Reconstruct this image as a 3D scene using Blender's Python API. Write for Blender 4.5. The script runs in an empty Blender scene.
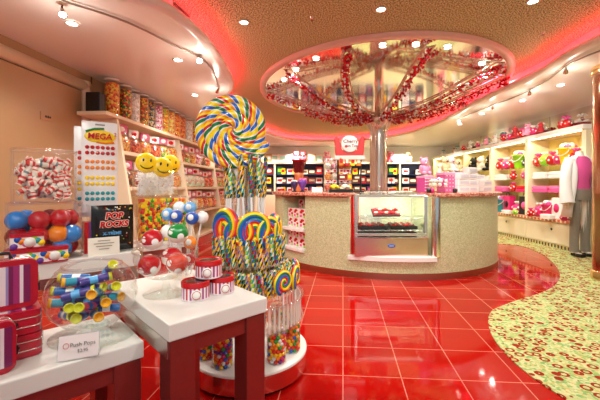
import bpy, math, random
from mathutils import Vector, Matrix, Euler
C = bpy.context.scene.collection
sc = bpy.context.scene
PI = math.pi
F = 340.0
rnd = random.Random(7)
ORD = ['first','second','third','fourth','fifth','sixth','seventh','eighth','ninth','tenth','eleventh','twelfth','thirteenth','fourteenth','fifteenth','sixteenth','seventeenth','eighteenth','nineteenth','twentieth','twenty-first','twenty-second','twenty-third','twenty-fourth','twenty-fifth','twenty-sixth','twenty-seventh','twenty-eighth','twenty-ninth','thirtieth']
def P(px, py, Y): return Vector(((px-300)/F*Y, Y, 1-(py-187)/F*Y))
def G(px, py, z=0.0):
    Y = F*(1-z)/(py-187); return Vector(((px-300)/F*Y, Y, z))
# ---------------------------------------------------------------- materials
def lin(h):
    if isinstance(h, (tuple, list)): return tuple(h)
    h = h.lstrip('#'); o = []
    for i in (0,2,4):
        c = int(h[i:i+2],16)/255; o.append(c/12.92 if c <= .04045 else ((c+.055)/1.055)**2.4)
    return tuple(o)
_M = {}
def mat(name, col, rough=.5, metal=0.0, emit=0, ecol=None, coat=0, spec=.5, noise=0, nscale=30, bump=0, bscale=60, alpha=1):
    if name in _M: return _M[name]
    m = bpy.data.materials.new(name); m.use_nodes = True; nt = m.node_tree; b = nt.nodes['Principled BSDF']
    c = lin(col); b.inputs['Base Color'].default_value = (*c,1)
    b.inputs['Roughness'].default_value = rough; b.inputs['Metallic'].default_value = metal
    b.inputs['Specular IOR Level'].default_value = spec; b.inputs['Coat Weight'].default_value = coat
    if emit: b.inputs['Emission Color'].default_value = (*(lin(ecol) if ecol else c),1); b.inputs['Emission Strength'].default_value = emit
    if noise or bump:
        tc = nt.nodes.new('ShaderNodeTexCoord')
        n = nt.nodes.new('ShaderNodeTexNoise'); n.inputs['Scale'].default_value = nscale if noise else bscale; n.inputs['Detail'].default_value = 3
        nt.links.new(tc.outputs['Object'], n.inputs['Vector'])
        if noise:
            mx = nt.nodes.new('ShaderNodeMix'); mx.data_type = 'RGBA'
            mx.inputs[6].default_value = (*[x*(1-noise) for x in c],1); mx.inputs[7].default_value = (*[min(1,x*(1+noise)) for x in c],1)
            nt.links.new(n.outputs['Fac'], mx.inputs[0]); nt.links.new(mx.outputs[2], b.inputs['Base Color'])
        if bump:
            bp = nt.nodes.new('ShaderNodeBump'); bp.inputs['Strength'].default_value = bump; bp.inputs['Distance'].default_value = .004
            nt.links.new(n.outputs['Fac'], bp.inputs['Height']); nt.links.new(bp.outputs['Normal'], b.inputs['Normal'])
    if alpha<1: b.inputs['Alpha'].default_value = alpha
    _M[name] = m; return m
def clear(name, tint=(1,1,1), gl=.12, edge=.55, rough=.03):
    if name in _M: return _M[name]
    m = bpy.data.materials.new(name); m.use_nodes = True; nt = m.node_tree; nt.nodes.clear()
    o = nt.nodes.new('ShaderNodeOutputMaterial'); mx = nt.nodes.new('ShaderNodeMixShader')
    t = nt.nodes.new('ShaderNodeBsdfTransparent'); t.inputs[0].default_value = (*tint,1)
    g = nt.nodes.new('ShaderNodeBsdfGlossy'); g.inputs['Roughness'].default_value = rough; g.inputs[0].default_value = (1,1,1,1)
    lw = nt.nodes.new('ShaderNodeLayerWeight'); lw.inputs[0].default_value = .5; pw = nt.nodes.new('ShaderNodeMath'); pw.operation = 'POWER'; pw.inputs[1].default_value = 1.9
    mr = nt.nodes.new('ShaderNodeMapRange'); mr.inputs[3].default_value = gl*.25; mr.inputs[4].default_value = edge
    nt.links.new(lw.outputs['Facing'], pw.inputs[0]); nt.links.new(pw.outputs[0], mr.inputs[0]); nt.links.new(mr.outputs[0], mx.inputs[0])
    nt.links.new(t.outputs[0], mx.inputs[1]); nt.links.new(g.outputs[0], mx.inputs[2]); nt.links.new(mx.outputs[0], o.inputs[0])
    _M[name] = m; return m
def pebble(name, cols, scale=60, rough=.3, bump=.6, stretch=(1,1,1)):
    """cells of random colours, for candies seen in bulk"""
    if name in _M: return _M[name]
    m = mat(name, cols[0], rough); nt = m.node_tree; b = nt.nodes['Principled BSDF']
    tc = nt.nodes.new('ShaderNodeTexCoord'); mp = nt.nodes.new('ShaderNodeMapping'); mp.inputs['Scale'].default_value = stretch
    v = nt.nodes.new('ShaderNodeTexVoronoi'); v.inputs['Scale'].default_value = scale
    sp = nt.nodes.new('ShaderNodeSeparateColor'); r = nt.nodes.new('ShaderNodeValToRGB'); r.color_ramp.interpolation = 'CONSTANT'
    e = r.color_ramp.elements
    while len(e) < len(cols): e.new(.5)
    for i, c in enumerate(cols): e[i].position = i/len(cols); e[i].color = (*lin(c),1)
    bp = nt.nodes.new('ShaderNodeBump'); bp.invert = True; bp.inputs['Strength'].default_value = bump; bp.inputs['Distance'].default_value = .01
    L = nt.links.new
    L(tc.outputs['Object'], mp.inputs[0]); L(mp.outputs[0], v.inputs['Vector']); L(v.outputs['Color'], sp.inputs[0]); L(sp.outputs[0], r.inputs[0])
    L(r.outputs[0], b.inputs['Base Color']); L(v.outputs['Distance'], bp.inputs['Height']); L(bp.outputs['Normal'], b.inputs['Normal'])
    return m
# ---------------------------------------------------------------- mesh builder
class MB:
    def __init__(s): s.v=[]; s.f=[]; s.m=[]; s.s=[]; s.M=None
    def add(s, vs, fs, mat=0, smooth=False):
        k = len(s.v)
        if s.M is not None: vs = [s.M @ Vector(v) for v in vs]
        s.v.extend([tuple(v) for v in vs]); s.f.extend([tuple(i+k for i in f) for f in fs])
        if isinstance(mat, list): s.m.extend(mat)
        else: s.m.extend([mat]*len(fs))
        s.s.extend([smooth]*len(fs)); return s
    def box(s, c, d, mat=0, rz=0, rx=0, ry=0):
        R = Euler((rx,ry,rz)).to_matrix(); c = Vector(c)
        vs = [c + R @ Vector((x*d[0]/2,y*d[1]/2,z*d[2]/2)) for z in (-1,1) for x,y in ((-1,-1),(1,-1),(1,1),(-1,1))]
        return s.add(vs, [(3,2,1,0),(4,5,6,7),(0,1,5,4),(1,2,6,5),(2,3,7,6),(3,0,4,7)], mat)
    def prism(s, pts, z0, z1, mat=0, smooth=False):
        n = len(pts); vs = [(x,y,z0) for x,y in pts]+[(x,y,z1) for x,y in pts]
        s.add(vs, [tuple(range(n-1,-1,-1)), tuple(range(n,2*n))], mat)
        return s.add(vs, [(i,(i+1)%n,n+(i+1)%n,n+i) for i in range(n)], mat, smooth)
    def rbox(s, c, d, r=.01, mat=0, n=4):
        """box with rounded vertical edges"""
        pts = []
        for cx, cy, a in ((1,1,0),(-1,1,PI/2),(-1,-1,PI),(1,-1,1.5*PI)):
            for i in range(n+1):
                t = a+i*PI/2/n; pts.append((c[0]+cx*(d[0]/2-r)+r*math.cos(t), c[1]+cy*(d[1]/2-r)+r*math.sin(t)))
        return s.prism(pts, c[2]-d[2]/2, c[2]+d[2]/2, mat, True)
    def lathe(s, prof, n=24, c=(0,0,0), mat=0, smooth=True, sx=1, sy=1, caps=True):
        vs = []; fs = []; ms = []
        for r,z in prof:
            for j in range(n):
                a = 2*PI*j/n; vs.append((c[0]+r*math.cos(a)*sx, c[1]+r*math.sin(a)*sy, c[2]+z))
        for i in range(len(prof)-1):
            for j in range(n):
                fs.append((i*n+j, i*n+(j+1)%n, (i+1)*n+(j+1)%n, (i+1)*n+j)); ms.append(mat[i] if isinstance(mat,list) else mat)
        s.add(vs, fs, ms, smooth)
        if caps:
            k = len(prof)-1
            m0 = mat[0] if isinstance(mat,list) else mat; m1 = mat[-1] if isinstance(mat,list) else mat
            if prof[0][0] > 1e-5: s.add(vs[:n], [tuple(range(n-1,-1,-1))], m0)
            if prof[k][0] > 1e-5: s.add(vs[k*n:], [tuple(range(n))], m1)
        return s
    def sphere(s, c, r, nu=12, nv=8, mat=0, sc_=(1,1,1)):
        vs=[(c[0],c[1],c[2]-r*sc_[2])]; fs=[]
        for i in range(1,nv):
            t=-PI/2+PI*i/nv
            for j in range(nu):
                a=2*PI*j/nu; vs.append((c[0]+r*sc_[0]*math.cos(t)*math.cos(a), c[1]+r*sc_[1]*math.cos(t)*math.sin(a), c[2]+r*sc_[2]*math.sin(t)))
        vs.append((c[0],c[1],c[2]+r*sc_[2])); e=len(vs)-1
        for j in range(nu):
            fs.append((0,1+(j+1)%nu,1+j)); fs.append((e,e-nu+j,e-nu+(j+1)%nu))
        for i in range(nv-2):
            for j in range(nu): fs.append((1+i*nu+j,1+i*nu+(j+1)%nu,1+(i+1)*nu+(j+1)%nu,1+(i+1)*nu+j))
        return s.add(vs,fs,mat,True)
    def tube(s, path, r, n=8, mat=0, caps=True, twist=0, cols=None, step=0, ringm=None, closed=False, up=None, flat=1.0):
        """tube on a path; r number or list; twist = turns per metre with columns coloured by cols; ringm colours rings"""
        P_ = [Vector(p) for p in path]; k = len(P_)
        T = []
        for i in range(k):
            a = P_[(i-1)%k] if (closed or i>0) else P_[i]; b = P_[(i+1)%k] if (closed or i<k-1) else P_[i]
            t = (b-a); T.append(t.normalized() if t.length>1e-9 else Vector((0,0,1)))
        u = Vector(up) if up else (Vector((0,0,1)) if abs(T[0].z)<.9 else Vector((1,0,0)))
        vs=[]; fs=[]; ms=[]; d=0
        for i in range(k):
            if up: u = Vector(up)
            x = (u - T[i]*u.dot(T[i])); x.normalize(); y = T[i].cross(x); u = x
            if i: d += (P_[i]-P_[i-1]).length
            rr = r[i] if isinstance(r,(list,tuple)) else r
            for j in range(n):
                a = 2*PI*(j/n + d*twist); vs.append(P_[i]+x*(math.cos(a)*rr*flat)+y*(math.sin(a)*rr))
        for i in range(k if closed else k-1):
            i2=(i+1)%k
            for j in range(n):
                fs.append((i*n+j,i*n+(j+1)%n,i2*n+(j+1)%n,i2*n+j))
                ms.append(cols[(j+step*(i//2))%len(cols)] if cols else (ringm[i] if ringm else mat))
        s.add(vs,fs,ms,True)
        if caps and not closed:
            s.add(vs[:n],[tuple(range(n-1,-1,-1))], cols[0] if cols else (ringm[0] if ringm else mat))
            s.add(vs[-n:],[tuple(range(n))], cols[0] if cols else (ringm[-1] if ringm else mat))
        return s
    def loft(s, secs, n=16, mat=0, caps=True):
        vs=[]; fs=[]
        for cx,cy,z,rx,ry in secs:
            for j in range(n):
                a=2*PI*j/n; vs.append((cx+rx*math.cos(a),cy+ry*math.sin(a),z))
        for i in range(len(secs)-1):
            for j in range(n): fs.append((i*n+j,i*n+(j+1)%n,(i+1)*n+(j+1)%n,(i+1)*n+j))
        s.add(vs,fs,mat,True)
        if caps: s.add(vs[:n],[tuple(range(n-1,-1,-1))],mat); s.add(vs[-n:],[tuple(range(n))],mat)
        return s
    def sector(s, c, r0, r1, z0, z1, a0, a1, n=24, mat=0):
        vs=[]; fs=[]; full = abs(a1-a0-2*PI)<1e-6; k = n if full else n+1
        for i in range(k):
            a=a0+(a1-a0)*i/n; x,y=math.cos(a),math.sin(a)
            for r,z in ((r0,z0),(r1,z0),(r1,z1),(r0,z1)): vs.append((c[0]+r*x,c[1]+r*y,z))
        for i in range(n):
            j=(i+1)%k
            for q in range(4): fs.append((i*4+q,i*4+(q+1)%4,j*4+(q+1)%4,j*4+q)[::-1])
        if not full: fs.append((0,1,2,3)); k2=(k-1)*4; fs.append((k2+3,k2+2,k2+1,k2))
        return s.add(vs,fs,mat,False)
    def build(s, name, mats, parent=None, loc=None, rz=0, bevel=0, seg=2, rot=None):
        me = bpy.data.meshes.new(name); me.from_pydata(s.v,[],s.f)
        for m in (mats if isinstance(mats,(list,tuple)) else [mats]): me.materials.append(m)
        me.polygons.foreach_set('material_index', s.m); me.polygons.foreach_set('use_smooth', s.s); me.update()
        o = bpy.data.objects.new(name, me); C.objects.link(o)
        if loc is not None: o.location = loc
        o.rotation_euler = rot if rot else (0,0,rz)
        if parent: o.parent = parent
        if bevel:
            b = o.modifiers.new('bevel','BEVEL'); b.width = bevel; b.segments = seg; b.limit_method = 'ANGLE'; b.angle_limit = .9
        return o
def tag(o, label, cat, group=None, kind=None):
    o['label'] = label; o['category'] = cat
    if group: o['group'] = group
    if kind: o['kind'] = kind
    return o
def struct(o): o['kind'] = 'structure'; return o
def thing(name, label, cat, loc=(0,0,0), rz=0, group=None):
    o = bpy.data.objects.new(name, None); C.objects.link(o); o.empty_display_size = .05
    o.location = loc; o.rotation_euler = (0,0,rz); return tag(o, label, cat, group)
def dup(root, loc, rot=0, label=None, group=None, scale=None):
    r = root.copy(); C.objects.link(r); r.location = loc
    r.rotation_euler = rot if isinstance(rot,(tuple,list,Euler)) else (0,0,rot)
    if label: r['label'] = label
    if group: r['group'] = group
    if scale: r.scale = scale if isinstance(scale,(tuple,list)) else (scale,)*3
    for ch in list(root.children):
        c = ch.copy(); C.objects.link(c); c.parent = r
        for g in ch.children:
            d = g.copy(); C.objects.link(d); d.parent = c
    return r
def recol(root, part, old, new):
    """give one copy's part its own material"""
    for o in ([root] if part is None else [c for c in root.children if c.name.split('.')[0]==part]):
        o.data = o.data.copy()
        for i, m in enumerate(o.data.materials):
            if m == old: o.data.materials[i] = new
def text(s, size, m, parent, loc, rot=(PI/2,0,0), ext=.0006, name='lettering', shear=0, off=0):
    c = bpy.data.curves.new(name,'FONT'); c.body = s; c.size = size; c.extrude = ext; c.align_x = 'CENTER'; c.align_y = 'CENTER'; c.shear = shear; c.offset = off
    c.materials.append(m); t = bpy.data.objects.new(name, c); C.objects.link(t)
    me = bpy.data.meshes.new_from_object(t.evaluated_get(bpy.context.evaluated_depsgraph_get())); bpy.data.objects.remove(t)
    o = bpy.data.objects.new(name, me); C.objects.link(o); o.location = loc; o.rotation_euler = rot; o.parent = parent; return o
def smooth_path(pts, n=8):
    """Catmull-Rom through points"""
    P_=[Vector(p) for p in pts]; P_=[P_[0]*2-P_[1]]+P_+[P_[-1]*2-P_[-2]]; out=[]
    for i in range(1,len(P_)-2):
        a,b,c,d=P_[i-1:i+3]
        for k in range(n):
            t=k/n; out.append(.5*((2*b)+(c-a)*t+(2*a-5*b+4*c-d)*t*t+(3*b-a-3*c+d)*t**3))
    out.append(P_[-2]); return out
# palette
WHITE = mat('white_gloss','#f4f0ea',.25); WHITEM = mat('white_matte','#f2efe8',.6)
STEEL = mat('brushed_steel',(.62,.58,.55),.28,1.0,noise=.06,nscale=80); CHROME = mat('chrome',(.85,.83,.8),.08,1.0)
BLACK = mat('black_plastic','#151313',.35); RED = mat('red_gloss','#c8141c',.22,coat=.3); PINK = mat('pink','#e8559a',.45)
HOTPINK = mat('hot_pink','#d81f6e',.4); YELLOW = mat('yellow','#ffd91a',.35); BLUE = mat('blue','#1c57b8',.3); GREEN = mat('green','#128a3c',.35)
ORANGE = mat('orange','#f58a1c',.3); TEAL = mat('teal','#1f9aa0',.35); PURPLE = mat('purple','#6b3a9a',.4); LIME = mat('lime','#8ed11c',.4); CREAM = mat('cream','#efe3c2',.5)
DKRED = mat('dark_red','#7d0d14',.3); BROWN = mat('brown','#6b3a22',.5); SKY = mat('sky_blue','#62aee8',.35); DKGREEN = mat('dark_green','#0c4a2c',.35)
CLEAR = clear('clear_acrylic'); GLASS = clear('clear_glass',(.97,.99,.98),.1,.6,.02); FILM = clear('clear_film',(1,1,1),.25,.5,.15)
# ================================================================ SETTING
def nodes(m): return m.node_tree, m.node_tree.nodes['Principled BSDF']
def mathn(nt, op, a, b=None):
    n = nt.nodes.new('ShaderNodeMath'); n.operation = op
    for i, x in enumerate((a,b)):
        if x is None: continue
        if isinstance(x,(int,float)): n.inputs[i].default_value = x
        else: nt.links.new(x, n.inputs[i])
    return n.outputs[0]
# red gloss tiles
TILE = mat('red_floor_tile','#9c0806',.06,spec=.3); nt, b = nodes(TILE)
tc = nt.nodes.new('ShaderNodeTexCoord'); sx = nt.nodes.new('ShaderNodeSeparateXYZ'); nt.links.new(tc.outputs['Object'], sx.inputs[0])
X, Y = sx.outputs[0], sx.outputs[1]
ua = mathn(nt,'DIVIDE', mathn(nt,'SUBTRACT', X, mathn(nt,'MULTIPLY',Y,.1264)), .306)
ub = mathn(nt,'DIVIDE', mathn(nt,'ADD', Y, mathn(nt,'MULTIPLY',X,.075)), .33)
def edge(u, off, w):
    f = mathn(nt,'FRACT', mathn(nt,'ADD', u, off)); return mathn(nt,'LESS_THAN', mathn(nt,'ABSOLUTE', mathn(nt,'SUBTRACT', f, .5)), w)
gm = mathn(nt,'MAXIMUM', edge(ua,100.5,.0075), edge(ub,100.5-.519,.0075))
fl = nt.nodes.new('ShaderNodeCombineXYZ'); nt.links.new(mathn(nt,'FLOOR', mathn(nt,'ADD',ua,100)), fl.inputs[0]); nt.links.new(mathn(nt,'FLOOR', mathn(nt,'ADD',ub,100-.019)), fl.inputs[1])
wn = nt.nodes.new('ShaderNodeTexWhiteNoise'); nt.links.new(fl.outputs[0], wn.inputs[0])
mx0 = nt.nodes.new('ShaderNodeMix'); mx0.data_type='RGBA'; mx0.inputs[6].default_value=(*lin('#960705'),1); mx0.inputs[7].default_value=(*lin('#a40a06'),1); nt.links.new(wn.outputs[0], mx0.inputs[0])
mx = nt.nodes.new('ShaderNodeMix'); mx.data_type='RGBA'; mx.inputs[7].default_value=(*lin('#d0705c'),1); nt.links.new(gm, mx.inputs[0]); nt.links.new(mx0.outputs[2], mx.inputs[6]); nt.links.new(mx.outputs[2], b.inputs['Base Color'])
nt.links.new(mathn(nt,'ADD', mathn(nt,'MULTIPLY', gm, .4), .055), b.inputs['Roughness'])
struct(MB().box((1,4.7,-.03),(9,14.6,.06)).build('floor', TILE))
# patterned carpet with a wavy edge
CARP = mat('carpet','#b9c26a',.95,spec=.1); nt, b = nodes(CARP)
tc = nt.nodes.new('ShaderNodeTexCoord')
v1 = nt.nodes.new('ShaderNodeTexVoronoi'); v1.inputs['Scale'].default_value = 15; v1.inputs['Randomness'].default_value = .6
v2 = nt.nodes.new('ShaderNodeTexVoronoi'); v2.inputs['Scale'].default_value = 70
for v in (v1, v2): nt.links.new(tc.outputs['Object'], v.inputs['Vector'])
r2 = nt.nodes.new('ShaderNodeValToRGB'); r2.color_ramp.interpolation='CONSTANT'; e=r2.color_ramp.elements
cols = ['#b5b078','#9ca664','#c0ba88','#84a05a','#adae74','#b89f60','#bcb886','#769a5c']
while len(e)<len(cols): e.new(.5)
for i,c in enumerate(cols): e[i].position=i/len(cols); e[i].color=(*lin(c),1)
s2 = nt.nodes.new('ShaderNodeSeparateColor'); nt.links.new(v2.outputs['Color'], s2.inputs[0]); nt.links.new(s2.outputs[0], r2.inputs[0])
ring = mathn(nt,'LESS_THAN', mathn(nt,'ABSOLUTE', mathn(nt,'SUBTRACT', v1.outputs['Distance'], .31)), .095)
s1 = nt.nodes.new('ShaderNodeSeparateColor'); nt.links.new(v1.outputs['Color'], s1.inputs[0])
ring = mathn(nt,'MULTIPLY', ring, mathn(nt,'LESS_THAN', s1.outputs[1], .92))
mk = nt.nodes.new('ShaderNodeMix'); mk.data_type='RGBA'; mk.inputs[7].default_value=(*lin('#8a2410'),1)
nt.links.new(ring, mk.inputs[0]); nt.links.new(r2.outputs[0], mk.inputs[6]); nt.links.new(mk.outputs[2], b.inputs['Base Color'])
edge_px = [(500,244),(523.5,246.7),(543,255),(556,266.6),(560,276.5),(554.6,286),(540.5,293.5),(517.8,300.6),(497,308.5),(491,312.5),(488.3,320),(490,331),(497,343.7),(513,361.6),(538,382),(565.6,400),(610,432)]
ce = [G(*p) for p in edge_px]; ce = [Vector((1.6,7.9,0)),Vector((2.1,6.9,0))] + ce + [Vector((1.75,.7,0)),Vector((2.2,-1.5,0))]
cp = [(p.x,p.y) for p in smooth_path(ce,6)]
struct(MB().prism(cp+[(5.4,-1.5),(5.4,11.5),(1.2,11.5),(1.3,9)][:], .0005,.006).build('floor_carpet', CARP))
# walls
WOOD = mat('tan_wall_panel','#b08660',.4,noise=.05,nscale=6); CRW = mat('cream_wall','#f6f1e6',.5)
wl = lambda y: -2.75+.07*y
ang = math.atan(.07)
struct(MB().box((-.06,0,1.25),(.12,14.5,2.5)).build('wall_left', WOOD, loc=(wl(4.7),4.7,0), rz=-ang))
MIRW = mat('glossy_wall_panel',(.8,.76,.68),.05,1.0)
struct(MB().box((4.71,4.7,1.25),(.16,14.5,2.5)).build('wall_right', MIRW))
struct(MB().box((1,11.1,1.25),(9,.2,2.5)).build('wall_back', CRW))
m = MB()
for y in (5.05,6.3,7.5,8.7,9.9): m.box((4.628,y,2.1),(.006,.008,.4))
struct(m.build('trim_seams', mat('seam_grey','#8d8272',.5)))
# speckled ceiling
CEIL = mat('speckled_ceiling','#b08c58',.8,bump=.5,bscale=90); nt, b = nodes(CEIL)
tc = nt.nodes.new('ShaderNodeTexCoord'); n1 = nt.nodes.new('ShaderNodeTexNoise'); n1.inputs['Scale'].default_value=92; n1.inputs['Detail'].default_value=1.0; nt.links.new(tc.outputs['Object'], n1.inputs['Vector'])
rp = nt.nodes.new('ShaderNodeValToRGB'); e=rp.color_ramp.elements; e[0].position=.38; e[0].color=(*lin('#3c3418'),1); e[1].position=.49; e[1].color=(*lin('#c6b97e'),1); q=e.new(.66); q.color=(*lin('#f2eaba'),1)
nt.links.new(n1.outputs['Fac'], rp.inputs[0]); nt.links.new(rp.outputs[0], b.inputs['Base Color'])
struct(MB().box((1,4.7,2.55),(9,14.6,.1)).build('ceiling', CEIL))
# dropped soffit round the raised ceiling, with a lip and a neon cove
EI = [(-2.9,1.95),(-2.0,2.05),(-1.5,2.2),(-1.19,2.36),(-.99,2.5),(-.86,2.95),(-.82,3.5),(-.84,4.17),(-.92,4.6),(-1.15,5.2),(-1.3,6.2),(-1.1,7.6),(-.75,8.5),(-.55,9.1),(-.2,9.6),(.5,9.8),(1.3,9.75),(2.0,9.4),(2.6,8.5),(2.85,7.2),(2.8,6),(2.75,5.2),(2.78,4.02),(2.7,3.5),(2.68,3.0),(2.66,2.2),(2.66,1.0),(2.66,-1.5)]
EO = [(-2.95,1.94),(-3,2.1),(-3,2.35),(-3,2.6),(-3,2.9),(-3,3.4),(-3,4),(-3,4.6),(-3,5),(-3,5.6),(-3,6.4),(-3,7.8),(-3,9),(-3,11.3),(-1.2,11.3),(.5,11.3),(1.6,11.3),(5,11.3),(5,9),(5,7.5),(5,6),(5,5.2),(5,4.2),(5,3.6),(5,3.1),(5,2.2),(5,1),(5,-1.5)]
ei = smooth_path([(x,y,0) for x,y in EI],6); eo = smooth_path([(x,y,0) for x,y in EO],6)
nrm = []
for i in range(len(ei)):
    t = (ei[min(i+1,len(ei)-1)]-ei[max(i-1,0)]).normalized(); nrm.append(Vector((-t.y,t.x,0)))
def strip(prof, last=None):
    vs=[]; fs=[]; k=len(prof)+(1 if last is not None else 0)
    for i,p in enumerate(ei):
        for d,z in prof: q=p+nrm[i]*d; vs.append((q.x,q.y,z))
        if last is not None: vs.append((eo[i].x,eo[i].y,last))
    for i in range(len(ei)-1):
        for j in range(k-1): fs.append((i*k+j,(i+1)*k+j,(i+1)*k+j+1,i*k+j+1))
    return MB().add(vs,fs,0,True)
SOFF = mat('soffit_white','#faf2ea',.2,spec=.5); RIM = mat('soffit_rim_white','#f3e9e0',.3)
struct(strip([(.05,2.30)],2.302).build('ceiling_soffit', SOFF))
struct(strip([(.11,2.358),(.028,2.358),(.02,2.378),(.008,2.379),(.0,2.372),(-.015,2.355),(-.015,2.33),(.005,2.308),(.05,2.30)]).build('trim_soffit_rim', RIM))
struct(strip([(.11,2.358),(.11,2.5)]).build('trim_cove_back', mat('cove_paint','#fbe4de',.6)))
NEON = mat('red_neon',(1,.02,.05),.5,emit=30,ecol=(1,.05,.1))
tube = [p+nrm[i]*.055+Vector((0,0,2.366)) for i,p in enumerate(ei) if p.x > wl(p.y)+.12]
tag(MB().tube(tube,.008,6,0).build('neon_tube', NEON),'long red neon tube glowing in the wavy ceiling cove','neon light')
# vent grilles on the cove wall, left
VENT = mat('vent_grille','#5a2226',.6)
fi = [i for i,p in enumerate(ei) if -1.55 < p.x < -.85 and p.y < 3.3]
groups = [fi[k:k+4] for k in range(0,len(fi)-3,5)]
for k,g in enumerate(groups):
    m = MB()
    for z in (2.425,2.437,2.449,2.461,2.473,2.485):
        m.tube([ei[i]+nrm[i]*.106+Vector((0,0,z)) for i in g],.004,4,0)
    o = m.build('vent_grille', VENT); struct(o)
# downlights and their lamps, then added lamps without fixtures
LENS = mat('lamp_lens',(1,.96,.88),.3,emit=28,ecol=(1,.93,.82))
TRIMW = mat('lamp_trim','#efe6dc',.25)
def spot(loc, e, size=2.3, blend=.8, rad=.035, col=(.97,1,.94), to=None):
    l = bpy.data.lights.new('lamp','SPOT'); l.energy=e; l.spot_size=size; l.spot_blend=blend; l.shadow_soft_size=rad; l.color=col
    o = bpy.data.objects.new('lamp',l); C.objects.link(o); o.location=loc
    if to is not None: o.rotation_euler=(Vector(to)-Vector(loc)).to_track_quat('-Z','Y').to_euler()
    return o
dl = thing('downlight','x','ceiling light')
MB().lathe([(.045,0),(.06,-.001),(.062,-.008),(.045,-.012),(.042,-.004)],20,mat=0,caps=False).build('trim_ring',TRIMW,dl)
MB().lathe([(.043,-.003),(.001,-.006)],20).build('lens',LENS,dl)
used=[0]
def downlight(p, label, e, scale=1, group=None):
    o = dl if used[0]==0 else dup(dl,p)
    used[0]=1; o.location=p; o.scale=(scale,)*3; tag(o,label,'ceiling light',group); spot((p[0],p[1],p[2]-.03),e); return o
def GC(px,py,z): return G(px,py,z)
K=2.0
for (px,py),l in zip([(244,22),(381,9),(507.5,76),(533,1)],
    ['round white downlight in the speckled ceiling above the giant lollipop','round downlight in the speckled ceiling in front of the mirror disc, top centre','small downlight in the speckled ceiling right of the mirror disc near the red glow','downlight in the speckled ceiling at the top edge towards the right pillar']):
    downlight(GC(px,py,2.499),l,34*K,.8)
for k,(px,py) in enumerate([(284,80),(296,70),(316,59),(382.5,46),(416,45),(447.5,47.5),(482,64)]):
    downlight(GC(px,py,2.462),f'{ORD[k]} downlight from the left along the front of the mirror disc',13*K,.75,'lights in the mirror disc')
for (px,py),l in zip([(72,23),(178,59.5),(195,95)],['white downlight in the left soffit above the tan door','white downlight in the left soffit above the candy jars','far downlight in the left soffit beside the giant lollipop']):
    downlight(GC(px,py,2.298),l,22*K,.9)
for (px,py),l in zip([(560.5,85),(522.5,100.5),(482,113.6),(460,124)],['nearest downlight in the right soffit by the copper pillar','second downlight in the right soffit from the copper pillar','third downlight in the right soffit from the copper pillar','fourth downlight in the right soffit from the copper pillar']):
    downlight(GC(px,py,2.298),l,20*K,.9)
for k,(x,y) in enumerate([(.9,.6),(2.1,2.2),(-1.6,.4),(2.0,-.6)]):      # unseen fill lamps added over and behind the camera
    spot((x,y,2.46),26*K)
for x,y,e_,to_ in ((-.1,-.9,50,(-.3,1.9,1.0)),(.5,-.5,16,(-.35,1.9,1.2)),(-.9,-.6,24,(-1.2,1.9,.95)),(.9,-.9,40,(1.2,3.7,.6)),(1.6,-.6,22,(3.0,4.6,.5))): spot((x,y,2.46),e_*K,1.1,.9,.05,(1,1,.94),to_)  # unseen aimed lamps added to brighten tower, ledge, counter and carpet
for x,y in ((0,10.25),(1.6,10.25),(3.2,10.1),(-1.2,9.9)): spot((x,y,2.27),100*K)  # lamps without fixtures, added to brighten the back wall and its shelving
for x,y in ((-1.7,7),(3.6,9.0),(3.5,6.9)): spot((x,y,2.27),26*K)  # extra lamps without fixtures, added over the side shelving
# track lights
def track(name, pts, heads, label, hl, aims):
    path = smooth_path(pts,6)
    t = thing(name,label,'track light',(path[0].x,path[0].y,2.297)); off=Vector((path[0].x,path[0].y,2.297))
    MB().tube([p-off for p in path],.009,6).build('rail',mat('rail_grey','#a89c90',.3,.8),t)
    for k,(px,py,em) in enumerate(heads):
        h = GC(px,py,2.265); aim=Vector(aims[k]); d=(aim-h).normalized()
        s = thing('spotlight',hl[k],'spotlight',h)
        MB().tube([(0,0,.03),(0,0,0)],.006,6).build('mount',BLACK,s)
        MB().tube([(0,0,0),d*.02,d*.055],[.012,.02,.026],12,0).build('lamp_head',CHROME,s)
        MB().lathe([(.023,0),(.001,.004)],12).build('lens',LENS,s,loc=d*.057,rot=d.to_track_quat('Z','Y').to_euler())
        pl_=bpy.data.lights.new('spill','POINT'); pl_.energy=2.6; pl_.color=(1,.93,.82); pl_.shadow_soft_size=.03; po_=bpy.data.objects.new('spill',pl_); C.objects.link(po_); po_.location=h+Vector((0,0,-.1))+d*.12
        spot(h+d*.07,em*2,1.5,.7,.02,(1,.98,.88),aim)
track('track_rail',[GC(30,-14,2.28),GC(64,1,2.28),GC(105,14,2.28),GC(140,28,2.28),GC(175,46,2.28),GC(199,57,2.28),GC(212,70,2.28),GC(219,90,2.28)],
    [(62,9,20),(199,59,20),(218,89,18)],'curved grey light track under the left white soffit',
    ['spotlight on the left track above the tan door','spotlight at the bend of the left track above the lollipop','spotlight at the far end of the left track by the lollipop'],[(-1.2,1.9,.7),(-.35,1.9,1.1),(-1.8,5.5,1.3)])
track('track_rail',[GC(612,49,2.28),GC(600,51,2.28),GC(580,59,2.28),GC(566,66,2.28),GC(548,80,2.28),GC(530,90,2.28),GC(510,99,2.28),GC(493,105,2.28),GC(460,118,2.28)],
    [(566,69,22),(530,91.5,22),(493,106.5,20),(459,120,16)],'curved grey light track under the right white soffit',
    ['nearest spotlight on the right track by the copper pillar','second spotlight on the right track from the pillar','third spotlight on the right track from the pillar','farthest spotlight on the right track'],[(4.2,5.6,1.0),(4.2,6.8,1.0),(4.2,8,1.1),(2.2,5.0,.9)])
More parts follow.
